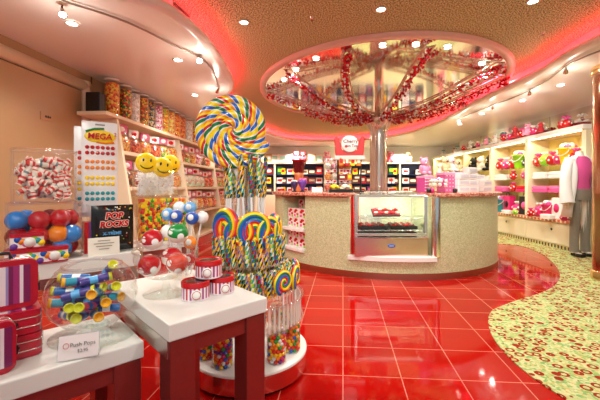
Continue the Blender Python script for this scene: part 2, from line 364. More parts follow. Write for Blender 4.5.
# sprinklers
for (px,py),l in zip([(312,17),(543,32)],['small red sprinkler head in the speckled ceiling left of centre','small red sprinkler head in the speckled ceiling near the red glow']):
    p=GC(px,py,2.5); s=thing('sprinkler',l,'sprinkler',p)
    MB().lathe([(.02,0),(.02,-.006),(.006,-.01),(.006,-.025)],10).build('body',CHROME,s); MB().lathe([(.003,-.025),(.014,-.027),(.014,-.03)],10).build('deflector',mat('sprinkler_red','#7a2a20',.4),s)
# door in the left wall
dr = thing('door_1','wide tan panel door in the left wall behind the candy counter','door',(wl(3.0),3.0,0),-ang); struct(dr)
DOORM = mat('door_laminate','#b48c64',.35,noise=.04,nscale=5); GAP = mat('dark_gap','#5b4028',.7); FRM = mat('door_frame_cream','#dcc0a2',.35)
y0,y1,zt=-2.4,.83,2.08
MB().box((.012,(y0+y1)/2,zt/2),(.024,y1-y0,zt)).build('leaf',DOORM,dr,bevel=.002)
MB().box((.008,(y0+y1)/2,zt+.004),(.016,y1-y0,.008)).box((.008,y1+.004,zt/2),(.016,.008,zt)).build('gap_line',GAP,dr)
m=MB(); pr=[(0,0),(.03,.0),(.055,.02),(.06,.06),(.055,.1),(.03,.12),(0,.12)]
m.prism([(x,y1+.01+y) for x,y in pr],0,zt+.13,0,True)
vs=[(x,y0,zt+.01+y) for x,y in pr]+[(x,y1+.13,zt+.01+y) for x,y in pr]; n=len(pr)
m.add(vs,[tuple(range(n)),tuple(range(2*n-1,n-1,-1))]+[(i,n+i,n+(i+1)%n,(i+1)%n) for i in range(n)],0,True); m.build('frame',FRM,dr)
pl = MB().box((.028,-.02,1.62),(.006,.14,.055)); 
pq = P(38,117,3.35)
pl = MB().box((.028,pq.y-3.0,pq.z),(.006,.165,.075)).build('plaque',mat('plaque_brass','#b98a63',.4),dr)
MB().box((.033,pq.y-3.0-.02,pq.z),(.003,.02,.02)).box((.033,pq.y-3.0+.006,pq.z),(.003,.014,.024)).box((.033,pq.y-3.0+.03,pq.z),(.003,.016,.018)).build('lettering',BLACK,pl)
MB().box((.004,1.02,1.25),(.008,.008,2.1)).build('gap_line',GAP,dr)
# copper pillar at the right edge
COP = mat('copper_pillar',(.52,.3,.18),.2,1.0)
pc=(3.37,3.62)
po=thing('pillar','round polished copper pillar at the right edge','pillar',(pc[0],pc[1],0)); po['kind']='structure'
MB().lathe([(.2,.1),(.2,2.22)],40,caps=False).build('shaft',COP,po)
MB().lathe([(.215,.0),(.215,.09),(.2,.1)],40).build('base_ring',mat('brass',(.8,.55,.25),.25,1.0),po)
MB().lathe([(.2,2.22),(.212,2.225),(.212,2.28),(.205,2.2985)],40).build('collar_ring',_M['brass'],po)
# ================================================================ MIRROR DISC, COLUMN TREE, GARLANDS
IC = Vector((1.207,5.228,0)); IR = 1.613
MIR = mat('ceiling_mirror',(.93,.93,.88),.09,1.0,bump=.35,bscale=3)
md = thing('ceiling_mirror','large oval mirror disc with pale pink rim on the ceiling above the counter','mirror',(IC.x-.05,IC.y,2.5))
MB().lathe([(1,-.03),(.0005,-.03)],96,sx=1.72,sy=1.93,caps=False,smooth=False).build('mirror_face',MIR,md)
MB().lathe([(1.0,0),(1.0,-.045),(.985,-.05),(.955,-.045),(.955,-.031)],96,sx=1.76,sy=1.97,caps=False).build('rim',mat('pink_rim','#eec6b8',.4),md)
COLM = mat('column_champagne',(.86,.74,.62),.16,.85)
ct = thing('berry_tree','champagne metal column flaring into curved chrome branches under the mirror disc','column',(IC.x,IC.y,0))
MB().lathe([(.125,0),(.125,1.8),(.13,1.86),(.15,1.93),(.19,1.99),(.22,2.02),(.2,2.05),(.06,2.06),(.06,2.469)],40).build('trunk',COLM,ct)
fl=MB()
for k in range(20):
    a=2*PI*k/20; fl.tube([(r*math.cos(a),r*math.sin(a),z) for r,z in ((.124,.95),(.124,1.8),(.13,1.86),(.151,1.93),(.191,1.99))],.006,6)
fl.build('fluting',COLM,ct)
BR = [(180,176),(217,204),(247,226),(275,272),(313,313),(334,340),(15,15),(75,75),(130,130)]
bead_m=[mat('berry_red','#e0182a',.25),mat('berry_dark','#a01020',.25),mat('berry_white','#f6e6e2',.3)]
gl_names=['far left, sweeping to the left rim of the mirror disc','front left, curving to the left rim of the mirror disc','hanging left of the column toward the camera','rising right of the column toward the camera','sweeping right to the rim of the mirror disc','lowest on the right, sweeping to the far right rim']
ico_v=[];t_=(1+5**.5)/2
ico_v=[Vector(v).normalized() for v in ((-1,t_,0),(1,t_,0),(-1,-t_,0),(1,-t_,0),(0,-1,t_),(0,1,t_),(0,-1,-t_),(0,1,-t_),(t_,0,-1),(t_,0,1),(-t_,0,-1),(-t_,0,1))]
ico_f=[(0,11,5),(0,5,1),(0,1,7),(0,7,10),(0,10,11),(1,5,9),(5,11,4),(11,10,2),(10,7,6),(7,1,8),(3,9,4),(3,4,2),(3,2,6),(3,6,8),(3,8,9),(4,9,5),(2,4,11),(6,2,10),(8,6,7),(9,8,1)]
for k,(az,az0) in enumerate(BR):
    a=math.radians(az); dx,dy=math.cos(a),math.sin(a)
    prof=[(.12,2.03),(.3,2.045),(.6,2.08),(.95,2.16),(1.3,2.29),(1.55,2.38),(1.72,2.43)]
    path=smooth_path([(math.cos(math.radians(az0+(az-az0)*(r/1.75)**1.5))*r,math.sin(math.radians(az0+(az-az0)*(r/1.75)**1.5))*r,z) for r,z in prof],6); side=Vector((-dy,dx,0))
    m=MB()
    for sgn in (-1,1): m.tube([p+side*.05*sgn+Vector((0,0,.045)) for p in path],.010,8)
    m.tube([p+Vector((0,0,.09)) for p in path],.010,8)
    for i in range(2,len(path),4): m.tube([path[i]-side*.05+Vector((0,0,.045)),path[i]+Vector((0,0,.09)),path[i]+side*.05+Vector((0,0,.045))],.006,6)
    m.build('branch',COLM,ct)
    g=MB()
    for q in range(270):
        i=rnd.uniform(0,len(path)-1.01); j=int(i); p=path[j].lerp(path[j+1],i-j); th=rnd.uniform(0,2*PI); rr=rnd.uniform(.012,.05)
        c=p+side*rr*math.cos(th)+Vector((0,0,rr*math.sin(th)-.02)); r=rnd.uniform(.011,.018); R=Euler((rnd.random()*6,rnd.random()*6,0)).to_matrix()
        g.add([IC+c+R@v*r for v in ico_v],ico_f,rnd.choices((0,1,2),(.58,.2,.22))[0],True)
    g.tube([IC+p for p in path],.01,5,1)
    lab = 'red and white berry garland '+(gl_names[k] if k<6 else ['behind the column towards the right','behind the column towards the back wall','behind the column towards the left shelving'][k-6])
    tag(g.build('berry_garland',bead_m),lab,'garland','berry garlands along the branches')
# ================================================================ ISLAND COUNTER
def isl(px, r):
    k=(px-300)/F; a=k*k+1; b_=-2*(k*IC.x+IC.y); c_=IC.x**2+IC.y**2-r*r; d=b_*b_-4*a*c_
    y=(-b_-math.sqrt(max(d,0)))/(2*a); return Vector((k*y,y,0))
def phi(px, r):
    p=isl(px,r)-IC; a=math.atan2(p.y,p.x); return a if a>0 else a+2*PI
MOS = mat('cream_mosaic','#d9cfa4',.45,spec=.4); nt,b=nodes(MOS)
tc=nt.nodes.new('ShaderNodeTexCoord'); v=nt.nodes.new('ShaderNodeTexVoronoi'); v.inputs['Scale'].default_value=110; v.distance='CHEBYCHEV'; v.inputs['Randomness'].default_value=.5; nt.links.new(tc.outputs['Object'],v.inputs['Vector'])
s_=nt.nodes.new('ShaderNodeSeparateColor'); nt.links.new(v.outputs['Color'],s_.inputs[0]); r_=nt.nodes.new('ShaderNodeValToRGB'); e=r_.color_ramp.elements
e[0].color=(*lin('#b4b986'),1); e[1].color=(*lin('#dcdcb6'),1); q=e.new(.5); q.color=(*lin('#c9cb9c'),1); nt.links.new(s_.outputs[0],r_.inputs[0]); nt.links.new(r_.outputs[0],b.inputs['Base Color'])
GRAN = mat('salmon_granite','#c9735c',.2,spec=.6); nt,b=nodes(GRAN)
tc=nt.nodes.new('ShaderNodeTexCoord'); v=nt.nodes.new('ShaderNodeTexVoronoi'); v.inputs['Scale'].default_value=55; nt.links.new(tc.outputs['Object'],v.inputs['Vector'])
s_=nt.nodes.new('ShaderNodeSeparateColor'); nt.links.new(v.outputs['Color'],s_.inputs[0]); r_=nt.nodes.new('ShaderNodeValToRGB'); e=r_.color_ramp.elements
e[0].color=(*lin('#9a4538'),1); e[1].color=(*lin('#eab49c'),1); q=e.new(.5); q.color=(*lin('#cf7a62'),1); nt.links.new(s_.outputs[0],r_.inputs[0]); nt.links.new(r_.outputs[0],b.inputs['Base Color'])
RB=1.585
p283,p305,p350,p434=phi(283,RB),phi(305,RB),phi(350,RB),phi(434,RB)
ic=thing('counter','round cream mosaic island counter with salmon granite top in the room centre','counter',(IC.x,IC.y,0))
O=(0,0,0)
m=MB(); m.sector(O,1.05,RB,.07,.2,0,2*PI,96)
m.sector(O,1.05,RB,.2,.892,p305,p350,16); m.sector(O,1.05,RB,.2,.892,p434,p283+2*PI,90); m.sector(O,1.05,1.12,.2,.892,p283,p305,8); m.sector(O,1.05,1.08,.2,.892,p350,p434,16)
m.build('body',MOS,ic)
MB().sector(O,1.07,RB+.008,.0,.07,0,2*PI,96).build('kick_plate',mat('kick_bronze',(.45,.32,.22),.3,1.0),ic)
m=MB(); m.sector(O,1.0,IR+.02,.892,.935,p434+.02,p350+2*PI-.0,120); m.build('worktop',GRAN,ic,bevel=.008)
# white tiers in the niche at the counter's left
for z,w in ((.2,0),(.45,.0),(.68,.12)):
    MB().sector(O,1.13+w*0,RB+.02-w,z,z+.035,p283+.012,p305-.012,10).build('tier',WHITE,ic)
# white sill and chrome post at the case
MB().sector(O,1.1,RB+.03,.2,.245,p350-.012,p434+.012,18).build('sill',WHITE,ic)
pp=isl(436,RB-.03)-IC; MB().lathe([(.05,.245),(.05,.89)],20).build('chrome_post',CHROME,ic,loc=(pp.x,pp.y,0))
MB().sector(O,1.3,RB-.03,.25,.89,p350+.001,p350+.02,2).build('red_end_panel',RED,ic)
# candy boxes on the tiers
bx=thing('candy_box','x','candy box'); 
WRED=mat('candy_print','#f0dcd6',.4); 
MB().box((0,0,.06),(.13,.05,.12)).build('carton',WRED,bx,bevel=.004)
for dx,dz,sx_,c_ in ((-.025,.075,.06,RED),(.03,.05,.05,RED),(.0,.095,.08,RED),(-.03,.03,.05,PINK),(.035,.02,.04,LIME)): MB().sphere((dx,-.024,dz),.5,10,6,0,(sx_,.01,.035)).build('print',c_,bx)
n=0
for z,rr,num,row in ((.236,1.5,3,'bottom'),(.486,1.5,3,'middle'),(.716,1.36,2,'top')):
    for i in range(num):
        a=p283+.03+(p305-p283-.06)*(i+.5)/num; o=bx if n==0 else dup(bx,(0,0,0)); n+=1
        o.location=(IC.x+rr*math.cos(a),IC.y+rr*math.sin(a),z); o.rotation_euler=(0,0,a+PI/2); tag(o,f'{ORD[i]} red and white candy box from left, {row} tier of the counter niche','candy box','candy boxes in the counter niche')
        if row!='top':
            o2=dup(bx,(IC.x+rr*math.cos(a),IC.y+rr*math.sin(a),z+.121),a+PI/2+rnd.uniform(-.1,.1),f'red and white candy box stacked on the {ORD[i]} box of the {row} niche tier','candy boxes in the counter niche')
            n+=1
# ================================================================ REFRIGERATED DISPLAY CASE
cs=thing('display_case','stainless refrigerated glass display case built into the round counter','display case',(.992,3.69,.246))
W_=.80; H_=.69; D_=.5
COPR=mat('case_base_steel',(.84,.62,.55),.2,1.0)
m=MB().box((0,D_/2,.105),(W_,D_,.21)); m.build('base',COPR,cs,bevel=.008)
MB().box((0,-.004,.2),(W_+.01,.02,.016)).build('trim_strip',CHROME,cs,bevel=.003)
lg=MB().lathe([(1,0),(1,.006),(.9,.008),(.01,.008)],24,sx=.042,sy=.02).build('badge',BLUE,cs,loc=(-.0,-.0,.115),rot=(PI/2,0,0))
MB().box((0,0,.009),(.05,.005,.001)).build('badge_line',WHITE,lg)
m=MB()
for sgn in (-1,1):
    x=sgn*(W_/2-.02)
    m.box((x,.03,.43),(.035,.035,.45)); m.box((x,D_-.03,.45),(.03,.03,.49)); m.tube([(x,.03,.655),(x,D_-.03,.69)],.014,8)
m.box((0,.03,.655),(W_-.02,.03,.022)); m.box((0,D_-.02,.69),(W_-.02,.03,.025)); m.box((0,.02,.235),(W_-.02,.03,.03))
m.build('frame',mat('case_frame',(.8,.8,.74),.2,.9),cs,bevel=.004)
MB().box((0,.022,.44),(W_-.1,.006,.4)).build('front_glass',GLASS,cs)
MB().box((0,D_/2,.68),(W_-.04,D_-.04,.006),rx=.08).build('top_glass',GLASS,cs)
m=MB()
for sgn in (-1,1): m.box((sgn*(W_/2-.015),D_/2,.45),(.005,D_-.06,.42))
m.build('side_glass',GLASS,cs)
MB().box((0,D_-.015,.44),(W_-.05,.01,.46)).build('back_panel',mat('case_back','#b8bba8',.3,.3),cs)
wire=mat('shelf_wire',(.85,.85,.8),.2,1.0)
for z in (.275,.41):
    m=MB()
    for i in range(26): m.tube([(-W_/2+.04+i*(W_-.08)/25,.06,z),(-W_/2+.04+i*(W_-.08)/25,D_-.05,z)],.0025,5)
    for y in (.06,.25,.45): m.tube([(-W_/2+.035,y,z-.003),(W_/2-.035,y,z-.003)],.004,5)
    m.build('wire_shelf',wire,cs)
MB().box((0,.045,.648),(W_-.1,.012,.008)).build('lamp_strip',mat('case_lamp',(1,.97,.9),.4,emit=6,ecol=(1,.95,.85)),cs)
for dx in (-.25,.25): spot((.992+dx,3.76,.246+.63),8,2.6,.8,.01,(1,.97,.9),(.992+dx*.6,3.98,.246+.3))
CHOC=mat('chocolate','#5c2112',.3); APR=mat('candy_apple','#8e1a12',.18,coat=.5)
def sweets_tray(x,z,label,mats_,rx=.0):
    t=thing('sweets_tray',label,'tray',(.992+x,3.69+.24,.246+z))
    MB().prism([(-.15,-.13),(.15,-.13),(.15,.13),(-.15,.13)],0,.012).box((0,-.13,.02),(.3,.006,.035)).box((0,.13,.02),(.3,.006,.035)).box((-.15,0,.02),(.006,.26,.035)).box((.15,0,.02),(.006,.26,.035)).build('tray',BLACK,t)
    return t
for nm,x,z,ms in (('left',-.165,.28,(CHOC,APR)),('right',.17,.28,(APR,CHOC))):
    sweets_tray(x,z,f'black tray of dark glazed sweets on the {nm} of the case lower shelf',ms)
    for i in range(4):
        for j in range(3):
            s=thing('glazed_sweet','dark glazed sweet in the '+nm+' tray of the display case','sweet',(.992+x-.105+i*.07,3.69+.24-.08+j*.08,.246+z+.037),0,'glazed sweets in the display case')
            MB().sphere((0,0,.0),.034,10,7,0,(1,1,.75)).build('glaze',ms[(i+j)%2],s)
            MB().tube([(0,0,.02),(.004,0,.06)],.003,5).build('stick',CREAM,s)
for nm,x in (('left',-.17),('right',.16)):
    sweets_tray(x,.212,f'dark tray on the {nm} of the case floor under the wire shelves',None)
    for i in range(3): tag(MB().rbox((0,0,.018),(.075,.2,.036),.012).build('cake_slab',DKGREEN if (i+(nm=='left'))%2 else CHOC,loc=(.992+x-.09+i*.09,3.93,.246+.226)),f'{ORD[i]} dark cake slab from the left in the {nm} floor tray','cake','cake slabs in the floor trays')
sg=thing('sweets_tray','tilted dark tray of pink iced sweets on the upper wire shelf of the case','tray',(.97,3.86,.246+.418)); sg.rotation_euler=(.5,0,0)
MB().box((0,.0,.012),(.31,.14,.018)).build('tray',BLACK,sg,bevel=.003)
MB().box((0,.0,.0225),(.29,.125,.004)).build('liner',mat('liner_red','#8c1414',.4),sg)
sg.location.z+=.035
ICE=mat('pale_pink_icing','#f2a893',.4); qq=0
for i in range(5):
    for j in range(2):
        w_=sg.location+Euler((.5,0,0)).to_matrix()@Vector((-.115+i*.0575,-.033+j*.066,.036))
        c_=MB().sphere((0,0,0),.026,10,7,0,(.85,1.05,.6)).build('iced_sweet',ICE if (i+j)%2==0 else RED,loc=w_); tag(c_,('pale pink' if (i+j)%2==0 else 'red')+' iced sweet in the tilted tray inside the display case','sweet','iced sweets in the tilted tray')
# ================================================================ MANNEQUIN
mq=P(579.5,257,4.9); mn=thing('mannequin','headless mannequin in pink tee and white cardigan by the copper pillar','mannequin',(mq.x,mq.y,.012),.12)
SKIN=mat('mannequin_white','#efe4da',.35); GTR=mat('grey_trousers','#8a8276',.8,noise=.1); TEE=mat('pink_tee','#e0559a',.8); CARD=mat('white_cardigan','#f3eeea',.9,bump=.3,bscale=120); JEAN=mat('blue_grey_jeans','#6c7280',.8,noise=.12)
b1=MB()
b1.loft([(0,0,.86,.14,.10),(0,0,.98,.13,.09),(0,-.01,1.1,.115,.085),(0,-.01,1.22,.145,.1),(0,0,1.32,.165,.095),(0,0,1.40,.13,.07),(0,0,1.44,.06,.05),(0,0,1.475,.047,.045),(0,0,1.50,.047,.045)],20)
for s_ in (-1,1):
    b1.tube([(s_*.07,0,.88),(s_*.08,-.01,.5),(s_*.085,.0,.1),(s_*.085,-.02,.045)],[.085,.06,.045,.042],14); b1.sphere((s_*.085,-.06,.028),.04,12,8,0,(.95,2.0,.7))
    b1.tube([(s_*.155,0,1.36),(s_*.21,0,1.18),(s_*.235,-.02,1.0),(s_*.24,-.05,.82)],[.05,.042,.036,.028],12)
    b1.sphere((s_*.24,-.055,.76),.035,10,8,0,(.5,.9,1.5))
    for f in range(4): b1.tube([(s_*.24,-.075+f*.018,.73),(s_*.238,-.08+f*.018,.69),(s_*.232,-.08+f*.018,.66+.006*abs(f-1.5))],[.009,.008,.006],6)
    b1.tube([(s_*.235,-.085,.78),(s_*.22,-.105,.75),(s_*.215,-.11,.72)],[.011,.009,.007],6)
b1.build('body',SKIN,mn)
MB().loft([(0,0,.9,.15,.108),(0,0,.98,.142,.102),(0,-.01,1.1,.13,.1),(0,-.015,1.22,.158,.115),(0,0,1.32,.178,.105),(0,0,1.39,.145,.08),(0,0,1.425,.085,.066)],24,caps=False).build('tee',TEE,mn)
pr_=MB().sphere((.0,-.118,1.2),.03,12,8,0,(1.3,.12,.8)).build('print',mat('tee_print','#b52068',.6),mn)
m=MB()
m.loft([(0,0,.96,.15,.11),(0,0,.88,.158,.115),(0,0,.80,.152,.11)][::-1],20)
for s_ in (-1,1): m.tube([(s_*.075,0,.86),(s_*.083,-.01,.5),(s_*.088,0,.2),(s_*.09,-.005,.06)],[.085,.062,.055,.06],16)
m.build('trousers',GTR,mn)
MB().box((.085,-.06,.024),(.075,.18,.045)).box((-.085,-.06,.024),(.075,.18,.045)).build('shoes',BLACK,mn,bevel=.015)
# cardigan open at the front, sleeves hanging
m=MB(); vs=[]; fs=[]; nn=26
secs=[(.56,.25,.17,1.0),(.72,.235,.16,.95),(.9,.21,.15,.85),(1.1,.185,.13,.75),(1.25,.195,.135,.75),(1.34,.2,.125,.8),(1.4,.155,.09,.8),(1.44,.09,.075,.8)]
for i,(z,rx,ry,gap) in enumerate(secs):
    for j in range(nn+1):
        a=-PI/2+gap+(2*PI-2*gap)*j/nn; w=1+.035*math.sin(9*a+i*.3)*(1 if z<1.2 else .3); vs.append((rx*w*math.cos(a),ry*w*math.sin(a),z))
for i in range(len(secs)-1):
    for j in range(nn): k=i*(nn+1)+j; fs.append((k,k+1,k+nn+2,k+nn+1))
m.add(vs,fs,0,True); o=m.build('cardigan',CARD,mn); sd=o.modifiers.new('thick','SOLIDIFY'); sd.thickness=.012
m=MB()
for s_ in (-1,1): m.tube([(s_*.15,0,1.39),(s_*.2,0,1.28),(s_*.235,-.01,1.1),(s_*.25,-.03,.92),(s_*.255,-.06,.76)],[.066,.068,.066,.075,.09],14)
m.build('sleeves',CARD,mn)
# ================================================================ LEFT SHELVING, JARS AND BAGS
SHW=mat('shelf_beige','#e6cda8',.4,noise=.04,nscale=8); SHL=mat('shelf_light','#efdcbc',.4)
def once(proto, used, loc, rot, label, group, scale=None):
    """first use moves the prototype itself, later uses copy it"""
    if proto.get('u') is None: proto['u']=1; o=proto; o.location=loc; o.rotation_euler=rot if isinstance(rot,(tuple,list)) else (0,0,rot); 
    else: o=dup(proto,loc,rot)
    o['label']=label
    if group: o['group']=group
    if scale: o.scale=(scale,)*3 if not isinstance(scale,(tuple,list)) else scale
    return o
PENDING=[]
def proto(name,cat):
    o=thing(name,'unused',cat,(0,0,0)); PENDING.append(o); return o
def sweep_unused():
    for o in PENDING:
        if o.get('u') is None:
            for c in list(o.children):
                for g in list(c.children): bpy.data.objects.remove(g)
                bpy.data.objects.remove(c)
            bpy.data.objects.remove(o)
        else: del o['u']
    for o in bpy.data.objects:
        if 'u' in o: del o['u']
la=-math.atan(.056); LS=Vector((-1.81,3.91,0)); LM=Matrix.Translation(LS)@Matrix.Rotation(la,4,'Z')
def L(x,y,z): return LM@Vector((x,y,z))
ls=thing('shelving_unit','long beige leaning shelving unit along the left wall holding candy','shelving',LS,la)
ups=[0,1.72,3.45,5.2]; bk=-.6; top=1.785
for y in ups:
    m=MB(); pts=[(bk,0),(.0,0),(-.165*top,top),(bk,top)]; n=4
    m.add([(x,y-.022,z) for x,z in pts]+[(x,y+.022,z) for x,z in pts],[(0,1,2,3),(7,6,5,4)]+[(i,4+i,4+(i+1)%4,(i+1)%4) for i in range(4)])
    m.build('side_panel',SHL,ls,bevel=.003)
MB().box(((bk-.295+.02)/2,2.49,top+.02),(-.295+.03-bk,5.48,.04)).build('top_board',SHL,ls,bevel=.003)
MB().box((bk+.01,2.6,.9),(.02,5.2,1.78)).build('back_panel',mat('shelf_back','#d9b48a',.5),ls)
zs=[.14,.56,.97,1.39]
for b_ in range(3):
    for z in zs:
        xf=-.165*z-.01; MB().box(((bk+xf)/2,(ups[b_]+ups[b_+1])/2,z),(xf-bk,1.67,.02)).box((xf-.004,(ups[b_]+ups[b_+1])/2,z+.012),(.012,1.67,.04)).build('shelf',SHL,ls)
    MB().box((-.03,(ups[b_]+ups[b_+1])/2,.06),(.03,1.67,.12)).build('plinth',RED,ls)
# tall jars on the top board
LID=mat('jar_lid_clear','#e9e2da',.15)
pal=[['#f08a1c','#e8501a','#f6c53a','#d9d13a','#c23018'],['#d8302a','#f0a01c','#3a8a3a','#f4d63a','#6b2a18'],['#f4efe8','#e8e0d8','#cfc6bc','#ffffff'],['#e87a24','#c23a1c','#f2c24a','#4c7a2c'],['#2a3a4c','#4a6a2c','#d8a43a','#7a2a3a','#c8c8b8'],['#e889a8','#f4d3dc','#c23a5c','#ffffff'],['#f4d63a','#e88a1c','#a8c83a','#d84a2a'],['#f2a03a','#e8d83a','#d8582a','#f4e6a8'],['#d8301c','#f0801c','#f4c83a'],['#e8642a','#b8441c','#f0b04a'],['#f0e4d0','#e0c8b0','#ffffff'],['#e8a03a','#c83a2c','#f4d88a']]
cname=['orange and yellow','red, yellow and green','white','amber and rust','dark mixed','pink and white','yellow and lime','golden','red and orange','rust orange','cream','amber and red']
jyp=[115,127.5,136,145,152,159.5,166,172,177.5,183,190,196]
jr=proto('candy_jar','jar')
MB().lathe([(.083,.0),(.083,.43),(.078,.44)],24,caps=False).build('cylinder',CLEAR,jr)
MB().lathe([(.086,.43),(.086,.45),(.02,.455),(.02,.468),(.001,.47)],24).build('lid',LID,jr)
fills=[]
for i,px in enumerate(jyp):
    k=(300-px)/F; Yw=(2.2+.224)/(k+.056); Xw=-k*Yw; sc_=1 if i not in (2,) else .97
    lo=LM.inverted()@Vector((Xw,Yw,0)); p=L(-.43,lo.y,top+.041)
    once(jr,0,p,0,f'{ORD[i]} tall clear jar from the door on the left shelving, {cname[i]} sweets','tall jars on the left shelving')
    f=MB(); prof=[(.079,.003)]+[(.079,.01+.02*q) for q in range(20)]+[(.05,.405),(.001,.412)]
    f.lathe(prof,24); tag(f.build('candy_fill',pebble('candies_'+str(i),pal[i],48,.3,.8),loc=(p.x,p.y,p.z+.003)),f'loose {cname[i]} sweets filling the {ORD[i]} tall jar from the door','candies','sweets in the tall jars','stuff')
bxk=MB().rbox((0,0,.11),(.16,.12,.22),.01).build('speaker_box',BLACK,loc=L(-.47,-.13,top+.041)); 
tag(bxk,'dark box on the shelf top between door frame and first candy jar','box')
brk_unused=lambda: tag(MB().box((0,0,0),(.26,.5,.03)).build('wall_bracket',SHW,loc=L(-.44,-.32,1.845-.0)),'beige wall bracket shelf left of the tall candy jars','bracket')
# candy bags
bagc=[('red',['#c8281c','#e8582a','#8a1a14','#f08a5a']),('orange',['#f0801c','#e8a03a','#c84a1c','#f4c86a']),('green',['#4a9a3a','#a8c83a','#d8402a','#f0e0a0']),('pink',['#e8688a','#f4c0cc','#c02a4c','#fff0f0']),('brown',['#5a2a1c','#8a4a2a','#c88a4a','#3a1a14']),('pastel',['#a8e0c8','#f4a08a','#f4e0c0','#e8f0e0'])]
bags={}
for nm,c in bagc:
    for hd in ('pink','white'):
        t=proto('candy_bag','bag of candy'); m=MB(); vs=[]
        m.sphere((0,0,.075),.075,14,10,0,(1,.62,1)); pass
        m.v=[(x*(1+.16*math.sin(x*90+z*70)),y*(1+.22*math.sin(z*120+x*80)),max(z,.004)) for x,y,z in m.v]
        m.build('candies',pebble('bag_'+nm,c,60,.3,.7),t)
        m=MB(); m.loft([(0,0,.001,.07,.045),(0,0,.03,.084,.058),(0,0,.09,.084,.056),(0,0,.14,.06,.035),(0,0,.165,.045,.012),(0,0,.215,.06,.005)],14,caps=False); m.build('pouch',FILM,t)
        MB().box((0,-.001,.195),(.105,.012,.07)).build('header_card',mat('card_'+hd,'#d85a86' if hd=='pink' else '#f4e4e0',.4),t,bevel=.004)
        MB().lathe([(.03,0),(.022,.003),(.001,.004)],12,sx=1,sy=.7).build('emblem',RED if hd=='white' else WHITE,t,loc=(0,-.007,.195),rot=(PI/2,0,0)).parent=t
        bags[nm,hd]=t
rowz={1.402:'top',.982:'second',.572:'third'}
seq=['red','orange','red','green','orange','pink','brown','red','pastel','orange']
for b_ in range(3):
    for z,rn in rowz.items():
        nb=6
        for i in range(nb):
            if b_==0 and rn=='third': continue
            c=seq[(i+b_*3+int(z*7))%len(seq)] if not (b_==1 and rn=='second') else ('pastel' if i<4 else 'red')
            y=ups[b_]+.17+i*(1.38/(nb-1)); x=-.165*z-.13
            p=L(x,y,z); once(bags[c,'pink' if (i+b_)%2==0 else 'white'],0,p,math.radians(62+rnd.uniform(-9,9)),f'{c} candy bag, {ORD[i]} from the near end, {rn} shelf, {ORD[b_]} bay of the left shelving','candy bags on the left shelving',rnd.uniform(1.42,1.58))
# ================================================================ RIGHT SHELVING
YEL=mat('niche_yellow','#efdd8a',.5); CRM=mat('niche_cream','#f3e6c2',.45)
rs=thing('goods_shelving','long cream lit display shelving along the right wall with white top slab','shelving',(4.2,0,0))
ys=[5.02,6.3,7.5,8.7,9.8,10.7]
for y in ys: MB().box((.19,y,1.165),(.4,.075,1.37)).build('upright',CRM,rs,bevel=.003)
L1=10.74; L0=4.98; cy=(L0+L1)/2; ln=L1-L0
MB().rbox((.19,cy,1.89),(.5,ln,.07),.02).build('top_slab',WHITE,rs,bevel=.012)
MB().box((.4,cy,1.15),(.02,ln,1.4)).build('back_panel',YEL,rs)
MB().box((.2,cy,.2125),(.4,ln,.425)).build('base_cabinet',mat('cabinet_cream','#efe2c4',.4),rs,bevel=.003)
LEDG=mat('ledge_dashed','#d8785a',.4); nt,b=nodes(LEDG)
tc=nt.nodes.new('ShaderNodeTexCoord'); sx=nt.nodes.new('ShaderNodeSeparateXYZ'); nt.links.new(tc.outputs['Object'],sx.inputs[0])
st=mathn(nt,'LESS_THAN',mathn(nt,'FRACT',mathn(nt,'MULTIPLY',sx.outputs[1],11)),.62)
mk=nt.nodes.new('ShaderNodeMix'); mk.data_type='RGBA'; mk.inputs[6].default_value=(*lin('#f0d8b4'),1); mk.inputs[7].default_value=(*lin('#cf6a4e'),1); nt.links.new(st,mk.inputs[0]); nt.links.new(mk.outputs[2],b.inputs['Base Color'])
MB().box((.185,cy,.4475),(.43,ln,.045)).build('ledge',LEDG,rs)
KST=mat('plinth_dashed','#7a6a3a',.4); nt,b=nodes(KST)
tc=nt.nodes.new('ShaderNodeTexCoord'); sx=nt.nodes.new('ShaderNodeSeparateXYZ'); nt.links.new(tc.outputs['Object'],sx.inputs[0])
st=mathn(nt,'LESS_THAN',mathn(nt,'FRACT',mathn(nt,'MULTIPLY',sx.outputs[1],14)),.5)
mk=nt.nodes.new('ShaderNodeMix'); mk.data_type='RGBA'; mk.inputs[6].default_value=(*lin('#d8c88a'),1); mk.inputs[7].default_value=(*lin('#4a3a1c'),1); nt.links.new(st,mk.inputs[0]); nt.links.new(mk.outputs[2],b.inputs['Base Color'])
MB().box((-.003,cy,.03),(.012,ln,.05)).build('plinth_strip',KST,rs)
for i in range(5):
    ym=(ys[i]+ys[i+1])/2; w=ys[i+1]-ys[i]-.076
    d=MB().box((-.006,ym,.24),(.012,w+.05,.34)).build('drawer',_M['cabinet_cream'],rs,bevel=.003)
    MB().lathe([(.02,0),(.02,.006),(.012,.008),(.001,.006)],14).build('finger_hole',BLACK,d,loc=(-.012,ym,.3),rot=(0,-PI/2,0))
    for z in (.90,1.14,1.36): MB().box((.2,ym,z),(.36,w,.01)).build('glass_shelf',clear('shelf_glass',(.95,.98,.93),.12,.4),rs)
    m=MB()
    for q in range(14): m.box((.0,ys[i]+.08+q*w/14,1.847),(.012,w/14*.55,.012))
    m.build('led_strip',mat('led_warm',(1,.9,.55),.4,emit=9,ecol=(1,.82,.42)),rs)
    l=bpy.data.lights.new('led','AREA'); l.energy=5; l.shape='RECTANGLE'; l.size=.03; l.size_y=w-.1; l.color=(1,.85,.45); lo=bpy.data.objects.new('led',l); C.objects.link(lo); lo.location=(4.24,ym,1.84); lo.rotation_euler=(0,.35,0)
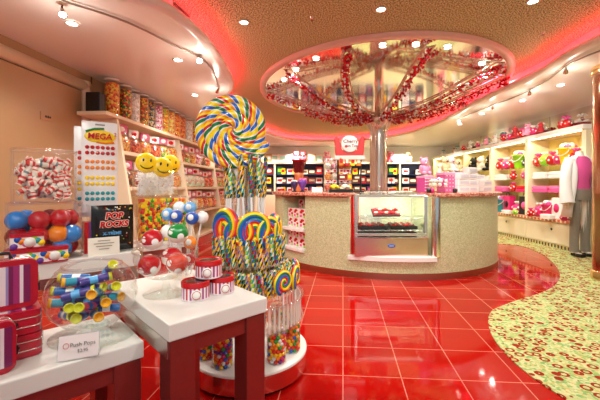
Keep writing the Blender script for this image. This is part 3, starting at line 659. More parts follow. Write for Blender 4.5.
# goods: prototypes that face local -Y
def bucket(colm,nm):
    t=proto('bucket','bucket'); MB().lathe([(.085,0),(.125,.22),(.135,.222),(.135,.235),(.12,.235),(.085,.02),(.001,.02)],24).build('pail',colm,t)
    MB().tube([(.13*math.cos(a),-.06*math.sin(a)-.05,.225-.1*math.sin(a)) for a in [PI*q/14 for q in range(15)]],.006,6).build('handle',WHITE,t)
    m=MB()
    for q in range(9): a=q*.7; m.sphere((.075*math.cos(a)*(q%3)/2,.075*math.sin(a)*(q%3)/2,.25+.02*(q%2)),.045,8,6,q%2)
    m.build('contents',[PINK,WHITEM],t); return t
bk_pink=bucket(HOTPINK,'hot pink'); bk_yel=bucket(YELLOW,'yellow'); bk_lime=bucket(LIME,'lime green'); bk_teal=bucket(TEAL,'teal')
def towels(c1,c2,nm):
    t=proto('towel_stack','folded towels')
    for k in range(2):
        m=MB(); pts=[]
        for j in range(24):
            a=2*PI*j/24; pts.append((.19*(abs(math.cos(a))**.5)*(1 if math.cos(a)>0 else -1),.12*(abs(math.sin(a))**.5)*(1 if math.sin(a)>0 else -1)))
        for z0,z1,s_ in ((0,.012,.94),(.012,.05,1),(.05,.062,.92)): m.prism([(x*s_+.004*math.sin(40*x),y*s_) for x,y in pts],z0+k*.063,z1+k*.063,0,True)
        m.build('towel',c1 if k==0 else c2,t)
    return t
tw_w=towels(WHITEM,WHITEM,'white'); tw_p=towels(PINK,mat('pink_towel','#f07aa8',.8),'pink'); tw_r=towels(HOTPINK,RED,'red')
def bundle(c1,c2,nm):
    t=proto('gift_bundle','gift bundle'); m=MB(); m.sphere((0,0,.085),.09,14,9,0,(1.05,.9,.95)); m.v=[(x*(1+.1*math.sin(z*60)),y,z) for x,y,z in m.v]; m.build('wrap',c1,t)
    m=MB(); 
    for q in range(6): a=q*PI/3; m.tube([(0,0,.165),(.035*math.cos(a),.03*math.sin(a),.2),(.06*math.cos(a),.05*math.sin(a),.205)],[.012,.02,.008],7)
    m.build('ruffle',c2,t); m=MB()
    for q in range(8): a=q*PI/4+.2; MB().sphere((.085*math.cos(a),.072*math.sin(a),.08+.03*(q%2)),.018,7,5,0).build('dot',WHITEM,t)
    return t
bn_r=bundle(RED,PINK,'red'); bn_p=bundle(HOTPINK,WHITEM,'hot pink'); bn_k=bundle(BLACK,WHITEM,'black'); bn_g=bundle(LIME,WHITEM,'lime')
def giftbag(c1,c2,nm):
    t=proto('paper_bag','gift bag'); MB().box((0,0,.14),(.22,.09,.28)).build('bag',c1,t,bevel=.004)
    MB().lathe([(.06,0),(.06,.003),(.001,.004)],20).build('emblem',c2,t,loc=(0,-.046,.14),rot=(PI/2,0,0))
    MB().tube([(.05*math.cos(a),-.02,.28+.06*math.sin(a)) for a in [PI*q/10 for q in range(11)]],.004,6).build('handle',c2,t); return t
gb_w=giftbag(WHITEM,HOTPINK,'white'); gb_p=giftbag(HOTPINK,BLACK,'pink'); gb_k=giftbag(BLACK,PINK,'black')
def plush(c1,c2,nm):
    t=proto('plush_toy','plush toy'); MB().sphere((0,0,.09),.085,14,10,0,(1,.85,1.05)).build('body',c1,t)
    h=MB().sphere((0,-.01,.215),.068,14,10,0).sphere((-.05,0,.275),.026,10,7,0,(1,.6,1)).sphere((.05,0,.275),.026,10,7,0,(1,.6,1)).build('head',c1,t)
    MB().sphere((0,-.068,.2),.026,10,7,0,(1,.7,.8)).build('muzzle',c2,h); MB().sphere((-.024,-.07,.232),.008,8,6).sphere((.024,-.07,.232),.008,8,6).sphere((0,-.088,.207),.007,8,6).build('eyes',BLACK,h)
    for sx_ in (-1,1):
        MB().sphere((sx_*.082,-.03,.12),.03,10,7,0,(.8,.9,1.5)).build('arm',c1,t); MB().sphere((sx_*.05,-.075,.035),.035,10,7,0,(.85,1.4,.9)).build('leg',c1,t)
    return t
pl_w=plush(mat('plush_white','#f4ede6',.95),PINK,'white'); pl_b=plush(mat('plush_black','#1c1a1a',.95),WHITEM,'black'); pl_p=plush(mat('plush_pink','#f0a0c0',.95),WHITEM,'pink'); pl_c=plush(mat('plush_cream','#efd9a8',.95),BROWN,'cream'); pl_r=plush(mat('plush_red','#c8343c',.95),WHITEM,'red')
colr={bk_pink:'hot pink',bk_yel:'yellow',bk_lime:'lime green',bk_teal:'teal',tw_w:'white',tw_p:'pink',tw_r:'red',bn_r:'red',bn_p:'hot pink',bn_k:'black',bn_g:'lime',gb_w:'white',gb_p:'pink',gb_k:'black',pl_w:'white',pl_b:'black',pl_p:'pink',pl_c:'cream',pl_r:'red'}
noun={'bucket':'bucket of treats','folded towels':'folded towel pair','gift bundle':'tied gift bundle','gift bag':'paper gift bag','plush toy':'plush toy'}
rz_R=-PI/2
bayname=['nearest bay','second bay','third bay','fourth bay','farthest bay']
rows=[('top glass shelf',1.366),('middle glass shelf',1.146),('lower glass shelf',.906),('base ledge',.471)]
lay={0:[[bn_r,bn_g,bn_r,bn_p,bk_yel,bn_r,bn_k],[tw_w,tw_w,bn_p],[tw_p,tw_p,bn_r],[bn_p,bk_pink,gb_w,bn_p,bn_k]],
     1:[[bn_r,bn_p,bn_r,bk_lime,bn_k],[tw_w,bn_r,bn_p],[tw_p,bn_r,tw_r],[bk_teal,gb_p,bn_p,gb_k]],
     2:[[pl_b,pl_w,pl_b],[pl_w,tw_w],[bn_p,tw_w],[gb_k,bk_pink]],
     3:[[pl_c,pl_w,bn_r],[pl_w,pl_p],[gb_w,pl_c],[bk_yel,gb_w]],
     4:[[pl_w,pl_c],[pl_p,pl_w],[bn_p,pl_w],[gb_p,bk_pink]]}
for b_,rws in lay.items():
    for (rn,z),its in zip(rows,rws):
        n=len(its); w=ys[b_+1]-ys[b_]-.1; cnt={}
        for i,t in enumerate(its):
            y=ys[b_+1]-.05-w*(i+.5)/n    # left to right as one faces the shelf
            sc_={'bucket':.95 if n>4 else 1.15,'folded towels':.92,'gift bundle':1.15,'gift bag':1.05 if z>.6 else 1.25,'plush toy':.72 if z>.6 else 1.0}[t['category']]
            if z==1.146 and t['category'] in('plush toy','gift bundle'): sc_*=.75
            if t['category']=='gift bag' and .8<z<1: sc_=.6
            if t['category']=='gift bundle' and .8<z<1: sc_=.9
            if t['category']=='bucket' and z>1.3: sc_=1.1
            if t['category']=='plush toy' and z>1.3: sc_=1.25
            once(t,0,(4.33,y,z),rz_R+rnd.uniform(-.15,.15),f"{colr[t]} {noun[t['category']]}, {ORD[i]} from left, {rn}, {bayname[b_]} of right shelving",'goods on the right shelving',sc_)
# wrapped baskets on the top slab
def hamper(c1,c2,nm):
    t=proto('candy_hamper','gift hamper'); MB().lathe([(.1,0),(.13,.07),(.135,.085),(.12,.085),(.1,.02)],18).build('basket',c1,t)
    m=MB(); r_=random.Random(len(nm))
    for q in range(16): a=r_.uniform(0,6.28); rr=r_.uniform(0,.1); m.sphere((rr*math.cos(a),rr*math.sin(a),.09+r_.uniform(0,.08)*(1-rr*5)),r_.uniform(.022,.038),8,6,q%3)
    m.build('sweets',[c1,c2,WHITEM],t)
    m=MB(); 
    for q in range(5): a=q*1.256; m.tube([(0,0,.2),(.05*math.cos(a),.05*math.sin(a),.235),(.085*math.cos(a),.08*math.sin(a),.21)],[.01,.02,.006],7)
    m.build('bow',c2,t); MB().loft([(0,0,.07,.138,.138),(0,0,.13,.12,.12),(0,0,.19,.03,.03),(0,0,.235,.075,.07)],14,caps=False).build('wrap_film',FILM,t); return t
hp=[hamper(RED,PINK,'red'),hamper(PINK,RED,'pink!'),hamper(DKRED,WHITEM,'dark red!!'),hamper(WHITEM,TEAL,'white and teal'),hamper(BLUE,GREEN,'blue'),hamper(ORANGE,RED,'orange')]
hn=['red','pink','dark red','white','blue','orange']
tops=[(578,2,1.0),(570,0,.95),(563,2,.95),(545,2,.9),(537,2,.85),(530,0,1.05),(525,1,1.1),(518,4,1.35),(513,1,1.1),(507,3,.95),(500,5,.95),(491,3,.8),(482,3,.75),(474,2,.9),(467,0,.9),(460,3,.85),(453,5,.8),(446,3,.75)]
for i,(px,k,s_) in enumerate(tops):
    k_=(px-300)/F; s_=min(s_,.95)*.92; once(hp[k],0,(4.27 if i%2 else 4.4,4.34/k_,1.926),rnd.uniform(0,6),f'{hn[k]} candy hamper, {ORD[i]} from the pillar end on the right white top slab','hampers on the right top slab',s_)
for i,(px,t,s_) in enumerate([(566.5,bn_r,.75),(541,pl_r,.6),(533.5,bn_p,.8),(527.5,pl_p,.75),(521.5,bn_r,.8),(515.5,pl_r,.75),(510,bn_p,.75),(503.5,bn_r,.7),(495.5,pl_w,.65),(486.5,pl_p,.6),(478,bn_p,.65),(470.5,pl_w,.65),(463.5,bn_r,.65)]):
    k_=(px-300)/F; x=4.12 if i%2 else 4.16
    once(t,0,(x,x/k_,1.926),rz_R+rnd.uniform(-.4,.4),f"small {colr[t]} {noun[t['category']]}, {ORD[i]} from the pillar along the right top slab",'small goods on the right top slab',s_)
for i,(b_,y_,z,t,s_) in enumerate([(0,.2,.471,bn_r,.75),(0,.5,.471,tw_w,.6),(0,.8,.471,bn_p,.7),(1,.25,.471,bn_r,.7),(1,.6,.471,tw_w,.55),(1,.85,.471,bn_g,.6)]):
    once(t,0,(4.1 if t is not tw_w else 4.12,ys[b_+1]-(ys[b_+1]-ys[b_])*y_,z),rz_R,f"small {colr[t]} {noun[t['category']]} at ledge front, {ORD[i%3]} from left, {bayname[b_]}, right shelving",'small goods on the ledge front',s_)
# ================================================================ BACK SHELVING
NAVY=mat('navy_back','#17306e',.45); BF=mat('back_frame_cream','#ecd9b4',.4)
bu=thing('back_shelving','long cream framed shelving with navy back along the far wall','shelving',(0,10.62,0))
bx0,bx1=-1.55,3.85; bw=bx1-bx0; bc=(bx0+bx1)/2; BT=1.72
MB().box((bc,.16,BT/2),(bw,.02,BT)).build('back_panel',NAVY,bu)
MB().box((bc,0,BT+.02),(bw+.1,.36,.05)).build('top_board',BF,bu,bevel=.005)
nb=7
for i in range(nb+1): MB().box((bx0+bw*i/nb,0,BT/2),(.05,.32,BT)).build('upright',BF,bu)
MB().box((bc,-.01,.38),(bw-.02,.33,.76)).build('base_cabinet',BF,bu)  # unseen cream cabinet, added to lighten the reflection in the mirror disc
for z in (.80,1.10,1.38): MB().box((bc,0,z),(bw,.3,.02)).build('shelf',mat('navy_shelf','#1c2a50',.4),bu)
def packet(c1,c2,w,h,nm):
    t=proto('candy_packet','candy packet'); MB().box((0,0,h/2),(w,.09,h)).build('carton',c1,t,bevel=.004); MB().box((0,-.047,h*.55),(w*.7,.004,h*.4)).build('print',c2,t); return t
pk=[(packet(RED,WHITE,.17,.2,'a'),'red'),(packet(YELLOW,RED,.13,.17,'b'),'yellow'),(packet(WHITE,RED,.18,.16,'c'),'white'),(packet(BROWN,CREAM,.2,.14,'d'),'brown'),(packet(DKGREEN,LIME,.15,.21,'e'),'dark green'),(packet(ORANGE,YELLOW,.14,.2,'f'),'orange'),(packet(CREAM,BROWN,.17,.13,'g'),'cream'),(packet(PURPLE,PINK,.14,.19,'h'),'purple'),(packet(DKRED,CREAM,.22,.17,'i'),'dark red'),(packet(PINK,WHITE,.13,.18,'j'),'pink')]
order=[3,1,6,0,2,3,8,8,5,4,2,0,6,1,7,8,2,5,6,1,3,0,6,2,1,4]
for r_,(z,rn) in enumerate(((1.391,'top'),(1.111,'second'),(.811,'third'))):
    for i in range(24):
        x=bx0+.13+i*(bw-.26)/23
        if (i*5+r_*3)%11==0: continue
        # keep clear of the uprights
        u=(x-bx0)/(bw/nb); fr=u-round(u)
        if abs(fr)*(bw/nb)<.15: x+= (.15-abs(fr)*(bw/nb))*(1 if fr>=0 else -1)
        t,nm=pk[order[(i*3+r_*7+ (i//4))%len(order)]]
        once(t,0,(x,10.57,z),rnd.uniform(-.05,.05),f'{nm} candy packet, {ORD[i]} place from the left, {rn} shelf of the navy-backed far shelving','packets on the far shelving',1.12)
# boxes and plush on top of the back unit
topi=[(262,'b'),(268,'b'),(275,'w'),(283,'w'),(289,'w'),(296,'p'),(303,'r'),(312,'b'),(319,'w'),(327,'p'),(386,'r'),(391,'p'),(396,'w'),(401,'w'),(408,'c')]
tb=packet(WHITE,mat('mint','#a8d8c0',.5),.26,.28,'t'); tbb=packet(mat('kraft','#c8a070',.6),WHITE,.24,.26,'k')
for i,(px,k) in enumerate(topi):
    x=(px-300)/F*10.55; loc=(x,10.55,BT+.046); gl='goods on top of the far shelving'
    if k=='b': once(tbb,0,loc,rnd.uniform(-.2,.2),f'brown carton, {ORD[i]} item from the left on top of the far shelving',gl)
    elif k=='w': once(tb,0,loc,rnd.uniform(-.2,.2),f'white carton, {ORD[i]} item from the left on top of the far shelving',gl,.9)
    else:
        t={'p':pl_p,'r':pl_r,'c':pl_c}[k]; once(t,0,loc,rnd.uniform(-.3,.3),f'{colr[t]} plush toy, {ORD[i]} item from the left on top of the far shelving',gl,1.15)
# ================================================================ GOODS ON THE ISLAND COUNTER
CT=.9355
def on(px,r): p=isl(px,r); return p.x,p.y
hb=MB()
def cone_bag(px,r,label,c,s_=1):
    x,y=on(px,r); t=thing('sweet_cone',label,'cone of sweets',(x,y,CT),rnd.uniform(0,1))
    m=MB(); m.lathe([(.05,0),(.052,.01),(.03,.015),(.018,.03)],14); m.build('stand',BLACK,t)
    m=MB().lathe([(.018,.025),(.06,.12),(.075,.17),(.05,.2)],16); m.build('wrap',c,t)
    m=MB(); 
    for q in range(7): a=q*.9; m.sphere((.04*math.cos(a),.04*math.sin(a),.19+.012*(q%2)),.022,8,6)
    m.build('sweets',PINK if c is PURPLE else WHITEM,t); t.scale=(s_,)*3
cone_bag(294.5,1.42,'dark purple heart-topped sweet cone at the left end of the counter',mat('deep_purple','#3a2a5a',.3),.72)
cone_bag(302.5,1.45,'bright purple sweet cone on the counter beside the red candy sticks vase',PURPLE,.8)
x,y=on(299,1.25); vt=thing('stick_vase','tall orange vase packed with dark red candy sticks on the counter','vase',(x,y,CT))
MB().lathe([(.07,0),(.075,.02),(.055,.1),(.062,.22),(.075,.27),(.06,.27)],20).build('vase',mat('amber_vase','#d87a4a',.3),vt)
for q in range(26):
    a=q*2.4; rr=.06*math.sqrt(q/26); d=Vector((math.cos(a)*rr*1.6,math.sin(a)*rr*1.6,.42)); 
    s=thing('candy_stick','dark red candy stick standing in the tall orange vase','candy stick',(x+math.cos(a)*rr*.7,y+math.sin(a)*rr*.7,CT+.19),0,'candy sticks in the orange vase'); MB().tube([(0,0,0),d*.6],.009,7,0).build('stick',DKRED,s); MB().sphere(d*.62,.015,8,6).build('tip',RED,s)
x,y=on(317,1.45); tag(MB().box((0,0,.03),(.13,.1,.06)).build('white_box',WHITE,loc=(x,y,CT),bevel=.004),'plain white low box on the counter left of the yellow sweets','box')
x,y=on(340,1.46); ty=thing('sweets_tray','black counter tray holding a yellow and a white sweet mound','tray',(x,y,CT),.08); MB().box((0,0,.02),(.28,.14,.04)).build('tray',BLACK,ty,bevel=.004)
for dx,c,nm in ((-.065,YELLOW,'yellow'),(.065,CREAM,'white')):
    for q in range(9):
        a=q*2.4; rr=.04*math.sqrt(q/9); tag(MB().sphere((0,0,0),.019,9,6).build('gumdrop',c,loc=(x+dx+rr*math.cos(a)*1.2,y+rr*math.sin(a),CT+.058+.022*(1-q/9))),f'{nm} gumdrop in the black counter tray','gumdrop',nm+' gumdrops in the black tray')
# rack of wrapped lollies behind them
x,y=on(338,1.2); rk=thing('bag_rack','wire rack of pink and red candy bags on the counter below the crown sign','rack',(x,y,CT))
m=MB(); 
for sx_ in (-.17,.17): m.tube([(sx_,.05,0),(sx_,.05,.42)],.006,6)
for z in (.14,.28,.42): m.tube([(-.17,.05,z),(.17,.05,z)],.005,6)
m.box((0,.05,.006),(.36,.14,.012)); m.build('frame',wire,rk)
i=0
for z,rn in ((.015,'bottom'),(.15,'middle'),(.285,'top')):
    for k in range(4):
        c=['red','orange','pastel','pink'][(k+i)%4]; once(bags[c,'white'],0,(x-.125+k*.083,y-.01,CT+z+.0),rnd.uniform(-.1,.1),f'small {c} candy bag, {ORD[k]} from left in the {rn} row of the counter rack','candy bags on the counter rack',.6)
    i+=1
# crown sign display
x,y=on(349.5,1.22); cw=thing('crown_display','red crown-shaped display stand with a round white sign above the counter','display stand',(x,y,CT),-.05)
m=MB()
for sx_ in (-.14,.14): m.tube([(sx_,.02,0),(sx_,.02,.44)],.01,8)
m.box((0,.02,.008),(.34,.16,.016)); m.build('posts',BLACK,cw)
pts=[(-.165,.44)]; 
prof=[(-.185,.70),(-.175,.725),(-.15,.73),(-.125,.7),(-.105,.62),(-.09,.56),(.09,.56),(.105,.62),(.125,.7),(.15,.73),(.175,.725),(.185,.70),(.165,.44)]
pp=pts+prof; m=MB(); n=len(pp)
m.add([(a,-.02-.0*a,b_) for a,b_ in pp]+[(a,.03,b_) for a,b_ in pp],[tuple(range(n-1,-1,-1)),tuple(range(n,2*n))]+[(i,(i+1)%n,n+(i+1)%n,n+i) for i in range(n)]); m.build('crown',mat('crown_red','#cf1f1c',.35),cw,bevel=.006)
MB().box((0,-.005,.465),(.37,.09,.05)).build('ledge',mat('ledge_pink','#f0cfc4',.4),cw,bevel=.006)
dsk=MB().lathe([(.105,0),(.105,.012),(.098,.016),(.001,.016)],32,mat=[0,0,1]).build('sign_disc',[mat('disc_edge','#b8a098',.4),WHITE],cw,loc=(0,-.022,.635),rot=(PI/2,0,0))
text('Cherry',.06,DKRED,dsk,(.008,.03,.018),(0,0,0),.001,off=.0012); text('on Top',.044,DKRED,dsk,(.03,-.025,.018),(0,0,0),.001,off=.001)
MB().sphere((-.045,-.03,.017),.018,10,8,0,(1,1,.3)).build('cherry',RED,dsk)
for k,(c,nm) in enumerate(((ORANGE,'orange'),(RED,'red'),(YELLOW,'yellow'),(ORANGE,'second orange'))):
    t=thing('hanging_packet',f'{nm} candy packet hanging under the crown sign','candy packet',(x-.105+k*.07,y-.03,CT+.30)); MB().box((0,0,.055),(.055,.03,.11)).build('packet',c,t,bevel=.01); MB().box((0,-.016,.06),(.035,.003,.05)).build('print',CREAM if k%2 else RED,t)
    t.location.z=CT+.32
for k,(c,nm) in enumerate(((DKRED,'dark red'),(ORANGE,'orange'),(BROWN,'brown'))):
    for z in (.02,.15): once(pk[{'dark red':8,'orange':5,'brown':3}[nm]][0],0,(x-.09+k*.09,y+.0,CT+z),0,f'small {nm} packet on the crown stand, '+('lower' if z<.1 else 'upper')+' row','packets on the crown stand',.38)
cw.location.z-=.0
for o in cw.children:
    if o.name.split('.')[0] in ('crown','ledge','sign_disc'): o.location.z-=.045
# right half: boxes, bowl and plush
x,y=on(438,1.42); bo=thing('candy_bowl','round glass bowl of pink and white sweets on the right of the counter','bowl',(x,y,CT))
MB().lathe([(.05,0),(.05,.008),(.015,.015),(.015,.03),(.06,.045),(.105,.09),(.11,.125),(.09,.16)],28,caps=False).build('bowl',GLASS,bo)
for q in range(42):
    a=q*2.4; rr=.088*math.sqrt((q%21+.5)/21); c,nm=((WHITEM,'white'),(PINK,'pink'),(CREAM,'cream'))[q%3]
    tag(MB().sphere((0,0,0),.022,9,6).build('bonbon',c,loc=(x+rr*math.cos(a),y+rr*math.sin(a),CT+.085+(.04 if q>20 else 0)+.03*(1-rr/.09))),f'{nm} bonbon in the round glass counter bowl','bonbon',nm+' bonbons in the glass bowl')
for px,r,w,h,c,l,cat in ((425,1.2,.12,.2,mat('magenta_mesh','#c8468a',.5),'magenta patterned gift box behind the glass bowl on the counter','gift box'),(450,1.28,.26,.24,mat('pink_pattern','#d8669c',.5),'large pink patterned gift box on the counter right of the glass bowl','gift box')):
    x,y=on(px,r); t=thing('gift_box',l,cat,(x,y,CT),.25); MB().box((0,0,h/2),(w,.16,h)).build('carton',c,t,bevel=.005); MB().box((0,0,h*.93),(w+.01,.17,h*.14)).build('lid',mat('pink_lid','#f0a8c8',.5),t,bevel=.004)
    m=MB()
    for a_ in range(6):
        for b2 in range(5): m.box((-w*.4+w*.8*a_/5,-.081,h*.12+h*.7*b2/4),(.012,.003,.012),ry=PI/4)
    m.build('diamonds',WHITEM,t)
for i,(px,r,z,t,s_) in enumerate(((424,1.2,.205,pl_p,.72),(445,1.28,.245,pl_c,.62),(451,1.28,.245,pl_w,.62),(457,1.28,.245,pl_c,.55))):
    x,y=on(px,r); once(t,0,(x,y,CT+z),.3,f"{colr[t]} plush toy, {ORD[i]} from the left sitting on the counter gift boxes",'plush toys on the counter',s_)
wb=packet(WHITE,mat('pale_grey_print','#d8d4dc',.5),.16,.075,'w')
i=0
for px,r,n in ((462,1.4,3),(470,1.36,4),(478,1.3,3),(485,1.25,2),(466,1.25,4)):
    x,y=on(px,r)
    for k in range(n):
        once(wb,0,(x,y,CT+k*.077),.3+rnd.uniform(-.2,.2),f"white sweet carton, {ORD[k]} from the bottom of the {ORD[i]} stack on the counter's right",'white cartons on the counter',1)
    i+=1
for k,px in enumerate((429,455,432)):
    x,y=on(px,1.53); tag(MB().lathe([(.02,0),(.026,.015),(.026,.04),(.014,.05)],12).build('small_pot',[BLACK,BLACK,HOTPINK][k],loc=(x,y,CT)),['black small pot at the foot of the counter glass bowl','black small pot before the pink gift box on the counter','pink small pot right of the first black pot on the counter'][k],'pot')
# ================================================================ FOREGROUND DISPLAY TABLES
U=Vector((.727,.687,0)).normalized(); V=Vector((-U.y,U.x,0)); TA=math.atan2(U.y,U.x)
TOPM=mat('table_top_white','#e9e5de',.3,spec=.5); LEGM=mat('table_leg_red_steel',(.38,.09,.08),.3,.8,noise=.08,nscale=60); STB=mat('table_rail_steel',(.66,.62,.57),.25,1.0,noise=.05,nscale=70)
def table(label,corner,lu,lv,z,th,x0=0,y0=0,lw=.075,legm=LEGM):
    """corner: nearest top corner; local x runs along U, y along V"""
    t=thing('display_table',label,'table',(corner[0],corner[1],0),TA)
    MB().box(((lu/2+x0),(lv/2+y0),z-th/2),(lu,lv,th)).build('tabletop',TOPM,t,bevel=.004)
    zi=z-th; ah=.055
    for c,d in (((lu/2+x0,y0+.025,zi-ah/2),(lu-.02,.02,ah)),((lu/2+x0,y0+lv-.025,zi-ah/2),(lu-.02,.02,ah)),((x0+.012,y0+lv/2,zi-ah/2),(.02,lv-.03,ah)),((x0+lu-.012,y0+lv/2,zi-ah/2),(.02,lv-.06,ah))):
        MB().box(c,d).build('apron',STB if d[0]<.1 else legm,t,bevel=.002)
    for a,b_ in ((x0+lw/2+.006,y0+lw/2+.006),(x0+lu-lw/2-.006,y0+lw/2+.006),(x0+lw/2+.006,y0+lv-lw/2-.006),(x0+lu-lw/2-.006,y0+lv-lw/2-.006)):
        MB().box((a,b_,zi/2-.001),(lw,lw,zi-.002)).build('leg',legm,t,bevel=.002)
    return t
B0=Vector((-.361,.936,0)); zB=.62
table('white-topped table with red steel legs holding the red candy tins, nearest the lollipop tower',B0,.342,.56,zB,.05)
C0=Vector((-.476,1.038,0)); zC=.53
table('low white-topped table with the fishbowl and striped lunch boxes at bottom left',C0,.9,.311,zC,.05,-.9,0)
A0=Vector((-.95,2.02,0)); zA=.62
table('long white display ledge at back left under the jars and candy packs',A0,1.45,.28,zA,.085,-1.45,0,legm=STB)
D0=Vector((-1.0,2.3,0))
table('small white table behind the ledge holding the clear lentil bin',(-1.06,2.30,0),.36,.26,.61,.05,0,0)
def onA(px,d,z=zA):
    k=(px-300)/F   # point on A at depth d from its front edge, seen at column px
    s=((A0.x-U.y*d)-k*(A0.y+U.x*d))/(U.x-k*U.y); return Vector((A0.x-U.x*s-U.y*d, A0.y-U.y*s+U.x*d, z))
# ---- clear bins on the left
pA=onA(44,.14)
def bin_(name,label,loc,w,d,h,rz=TA,lidm=None):
    t=thing(name,label,'clear bin',loc,rz); m=MB(); r=.03
    pts=[]
    for cx,cy,a in ((1,1,0),(-1,1,PI/2),(-1,-1,PI),(1,-1,1.5*PI)):
        for i in range(5): tt=a+i*PI/8; pts.append((cx*(w/2-r)+r*math.cos(tt),cy*(d/2-r)+r*math.sin(tt)))
    n=len(pts); vs=[(x,y,0) for x,y in pts]+[(x,y,h) for x,y in pts]
    m.add(vs,[(i,(i+1)%n,n+(i+1)%n,n+i) for i in range(n)],0,True); m.add(vs[:n],[tuple(range(n))]); m.build('walls',CLEAR,t)
    MB().tube([(x,y,h) for x,y in pts],.005,6,closed=True).build('rim',clear('rim_acrylic',(.95,.97,1),.3,.8),t)
    for q in (2,7,12,17): MB().tube([(pts[q][0],pts[q][1],0),(pts[q][0],pts[q][1],h)],.0035,6).build('corner_edge',_M['rim_acrylic'],t)
    MB().tube([(x,y,.004) for x,y in pts],.004,6,closed=True).build('base_edge',_M['rim_acrylic'],t)
    return t
b1=bin_('clear_bin','clear acrylic bin of large coloured candy balls on the left white ledge',pA,.32,.21,.295)
b2=bin_('clear_bin','clear bin of white candy rolls stacked on the ball bin at left',pA+Vector((0,0,.3))+U*.0,.275,.2,.27)
R43=Matrix.Rotation(TA,4,'Z')
def inA(x,y,z,base=pA): return base+(R43@Vector((x,y,z)))
BM={'red':mat('ball_red','#c0141c',.18,coat=.5),'blue':mat('ball_blue','#1d7fd0',.18,coat=.5),'orange':mat('ball_orange','#f2860f',.18,coat=.5),'dark red':mat('ball_dark','#8a0f18',.18,coat=.5)}
bl=[(-.11,-.05,.05,'blue'),(-.02,-.052,.05,'dark red'),(.07,-.052,.05,'blue'),(.115,.04,.05,'red'),(.02,.04,.05,'red'),(-.07,.04,.05,'orange'),
    (-.115,-.045,.13,'red'),(-.03,-.05,.128,'dark red'),(.055,-.05,.13,'orange'),(.118,-.045,.125,'red'),(.09,.045,.13,'blue'),(0,.045,.13,'red'),(-.09,.045,.13,'blue'),
    (-.115,-.04,.21,'blue'),(-.025,-.05,.208,'red'),(.065,-.05,.212,'red'),(.118,.035,.205,'red'),(.03,.045,.21,'dark red'),(-.07,.045,.21,'blue')]
# arrangement seen through the front
front={8:'orange',6:'dark red',9:'blue',13:'blue',14:'red',15:'red',7:'red'}
for i,(x,y,z,c) in enumerate(bl):
    c=front.get(i,c); p=inA(x,y,z); tag(MB().sphere((0,0,0),.049,18,12).build('candy_ball',BM[c],loc=p,rot=(rnd.random()*3,rnd.random()*3,0)),f'big glossy {c} candy ball in the clear bin at left','candy ball',f'{c} candy balls in the clear bin')
ROLLW=mat('roll_wrapper','#efe0d0',.35); ROLLR=mat('roll_red_stripe','#d8352c',.35); ROLLG=mat('roll_grey','#7a8a8c',.35)
rl=None
m=MB(); n=24; path=[(-.07+.14*i/n,0,0) for i in range(n+1)]
rad=[]; rm=[]
for i in range(n+1):
    t=i/n; rad.append(.016 if t in(0,1) else (.009 if i in (2,n-2) else (.0135 if i in (1,n-1) else .0145)))
    rm.append(1 if i in (1,2,3,6,7,n-2,n-3,n-6) else (2 if i in (11,12) else 0))
m.tube(path,rad,10,ringm=rm)
RO=m.build('candy_roll',[ROLLW,ROLLR,ROLLG]); tag(RO,'white candy roll with red striped ends jumbled in the upper clear bin','candy roll','candy rolls in the upper clear bin')
r8=random.Random(3); b2p=pA+Vector((0,0,.3)); cnt=0
for lay_ in range(9):
    for q in range(8):
        x=r8.uniform(-.062,.062); y=[-.07,-.03,.015,.06][q%4]; z=.03+lay_*.0245+r8.uniform(-.006,.006)
        rot=Euler((0,r8.uniform(-.6,.6) if q%3 else r8.choice((-1,1))*r8.uniform(.8,1.5),TA+r8.uniform(-.4,.4)))
        if abs(rot.y)>.5: z=max(z,.085); x*=1.65
        lx=.122-.072*abs(math.cos(rot.y))-.015*abs(math.sin(rot.y)); lz=.018+.072*abs(math.sin(rot.y)); x=max(-lx,min(lx,x)); z=max(lz,min(.25-lz,z)); y=max(-.06,min(.06,y))*.75
        o=RO if cnt==0 else RO.copy()
        if cnt: C.objects.link(o)
        cnt+=1; o.location=inA(x,y,z,b2p); o.rotation_euler=rot
# ---- small printed tins in front of the bins
TINW=mat('tin_print','#f4e8e4',.35); TINR=mat('tin_red','#b8182a',.3)
tn=proto('printed_tin','candy tin')
MB().rbox((0,0,.04),(.165,.095,.08),.02,0).build('tin_body',TINW,tn); MB().rbox((0,0,.083),(.172,.102,.022),.022,0).build('lid',TINR,tn,bevel=.004)
dcols=[PURPLE,BLUE,ORANGE,PINK,RED,LIME,TEAL,YELLOW]
for k in range(8):
    MB().lathe([(.019,0),(.019,.0015),(.001,.002)],14).build('print_dot',dcols[k],tn,loc=(-.066+k*.019,-.0478,.018+.042*((k*3)%4)/3),rot=(PI/2,0,0))
MB().lathe([(.03,0),(.03,.002),(.001,.0025)],20,mat=0).build('print_badge',WHITE,tn,loc=(.01,-.0482,.04),rot=(PI/2,0,0))
m=MB(); m.rbox((0,0,.004),(.168,.098,.008),.021); m.build('base_band',TINR,tn)
for (px,d,z,l) in ((22,.03,zA,'printed candy tin at the left end in front of the ball bin, lower row'),(52,.026,zA,'printed candy tin in front of the ball bin, lower row, right one'),(27,.04,zA+.077,'printed candy tin with coloured dots stacked on top of the other two')):
    p=onA(px,d); p.z=z+.0005; once(tn,0,p,TA,l,'printed tins on the ledge',.8)
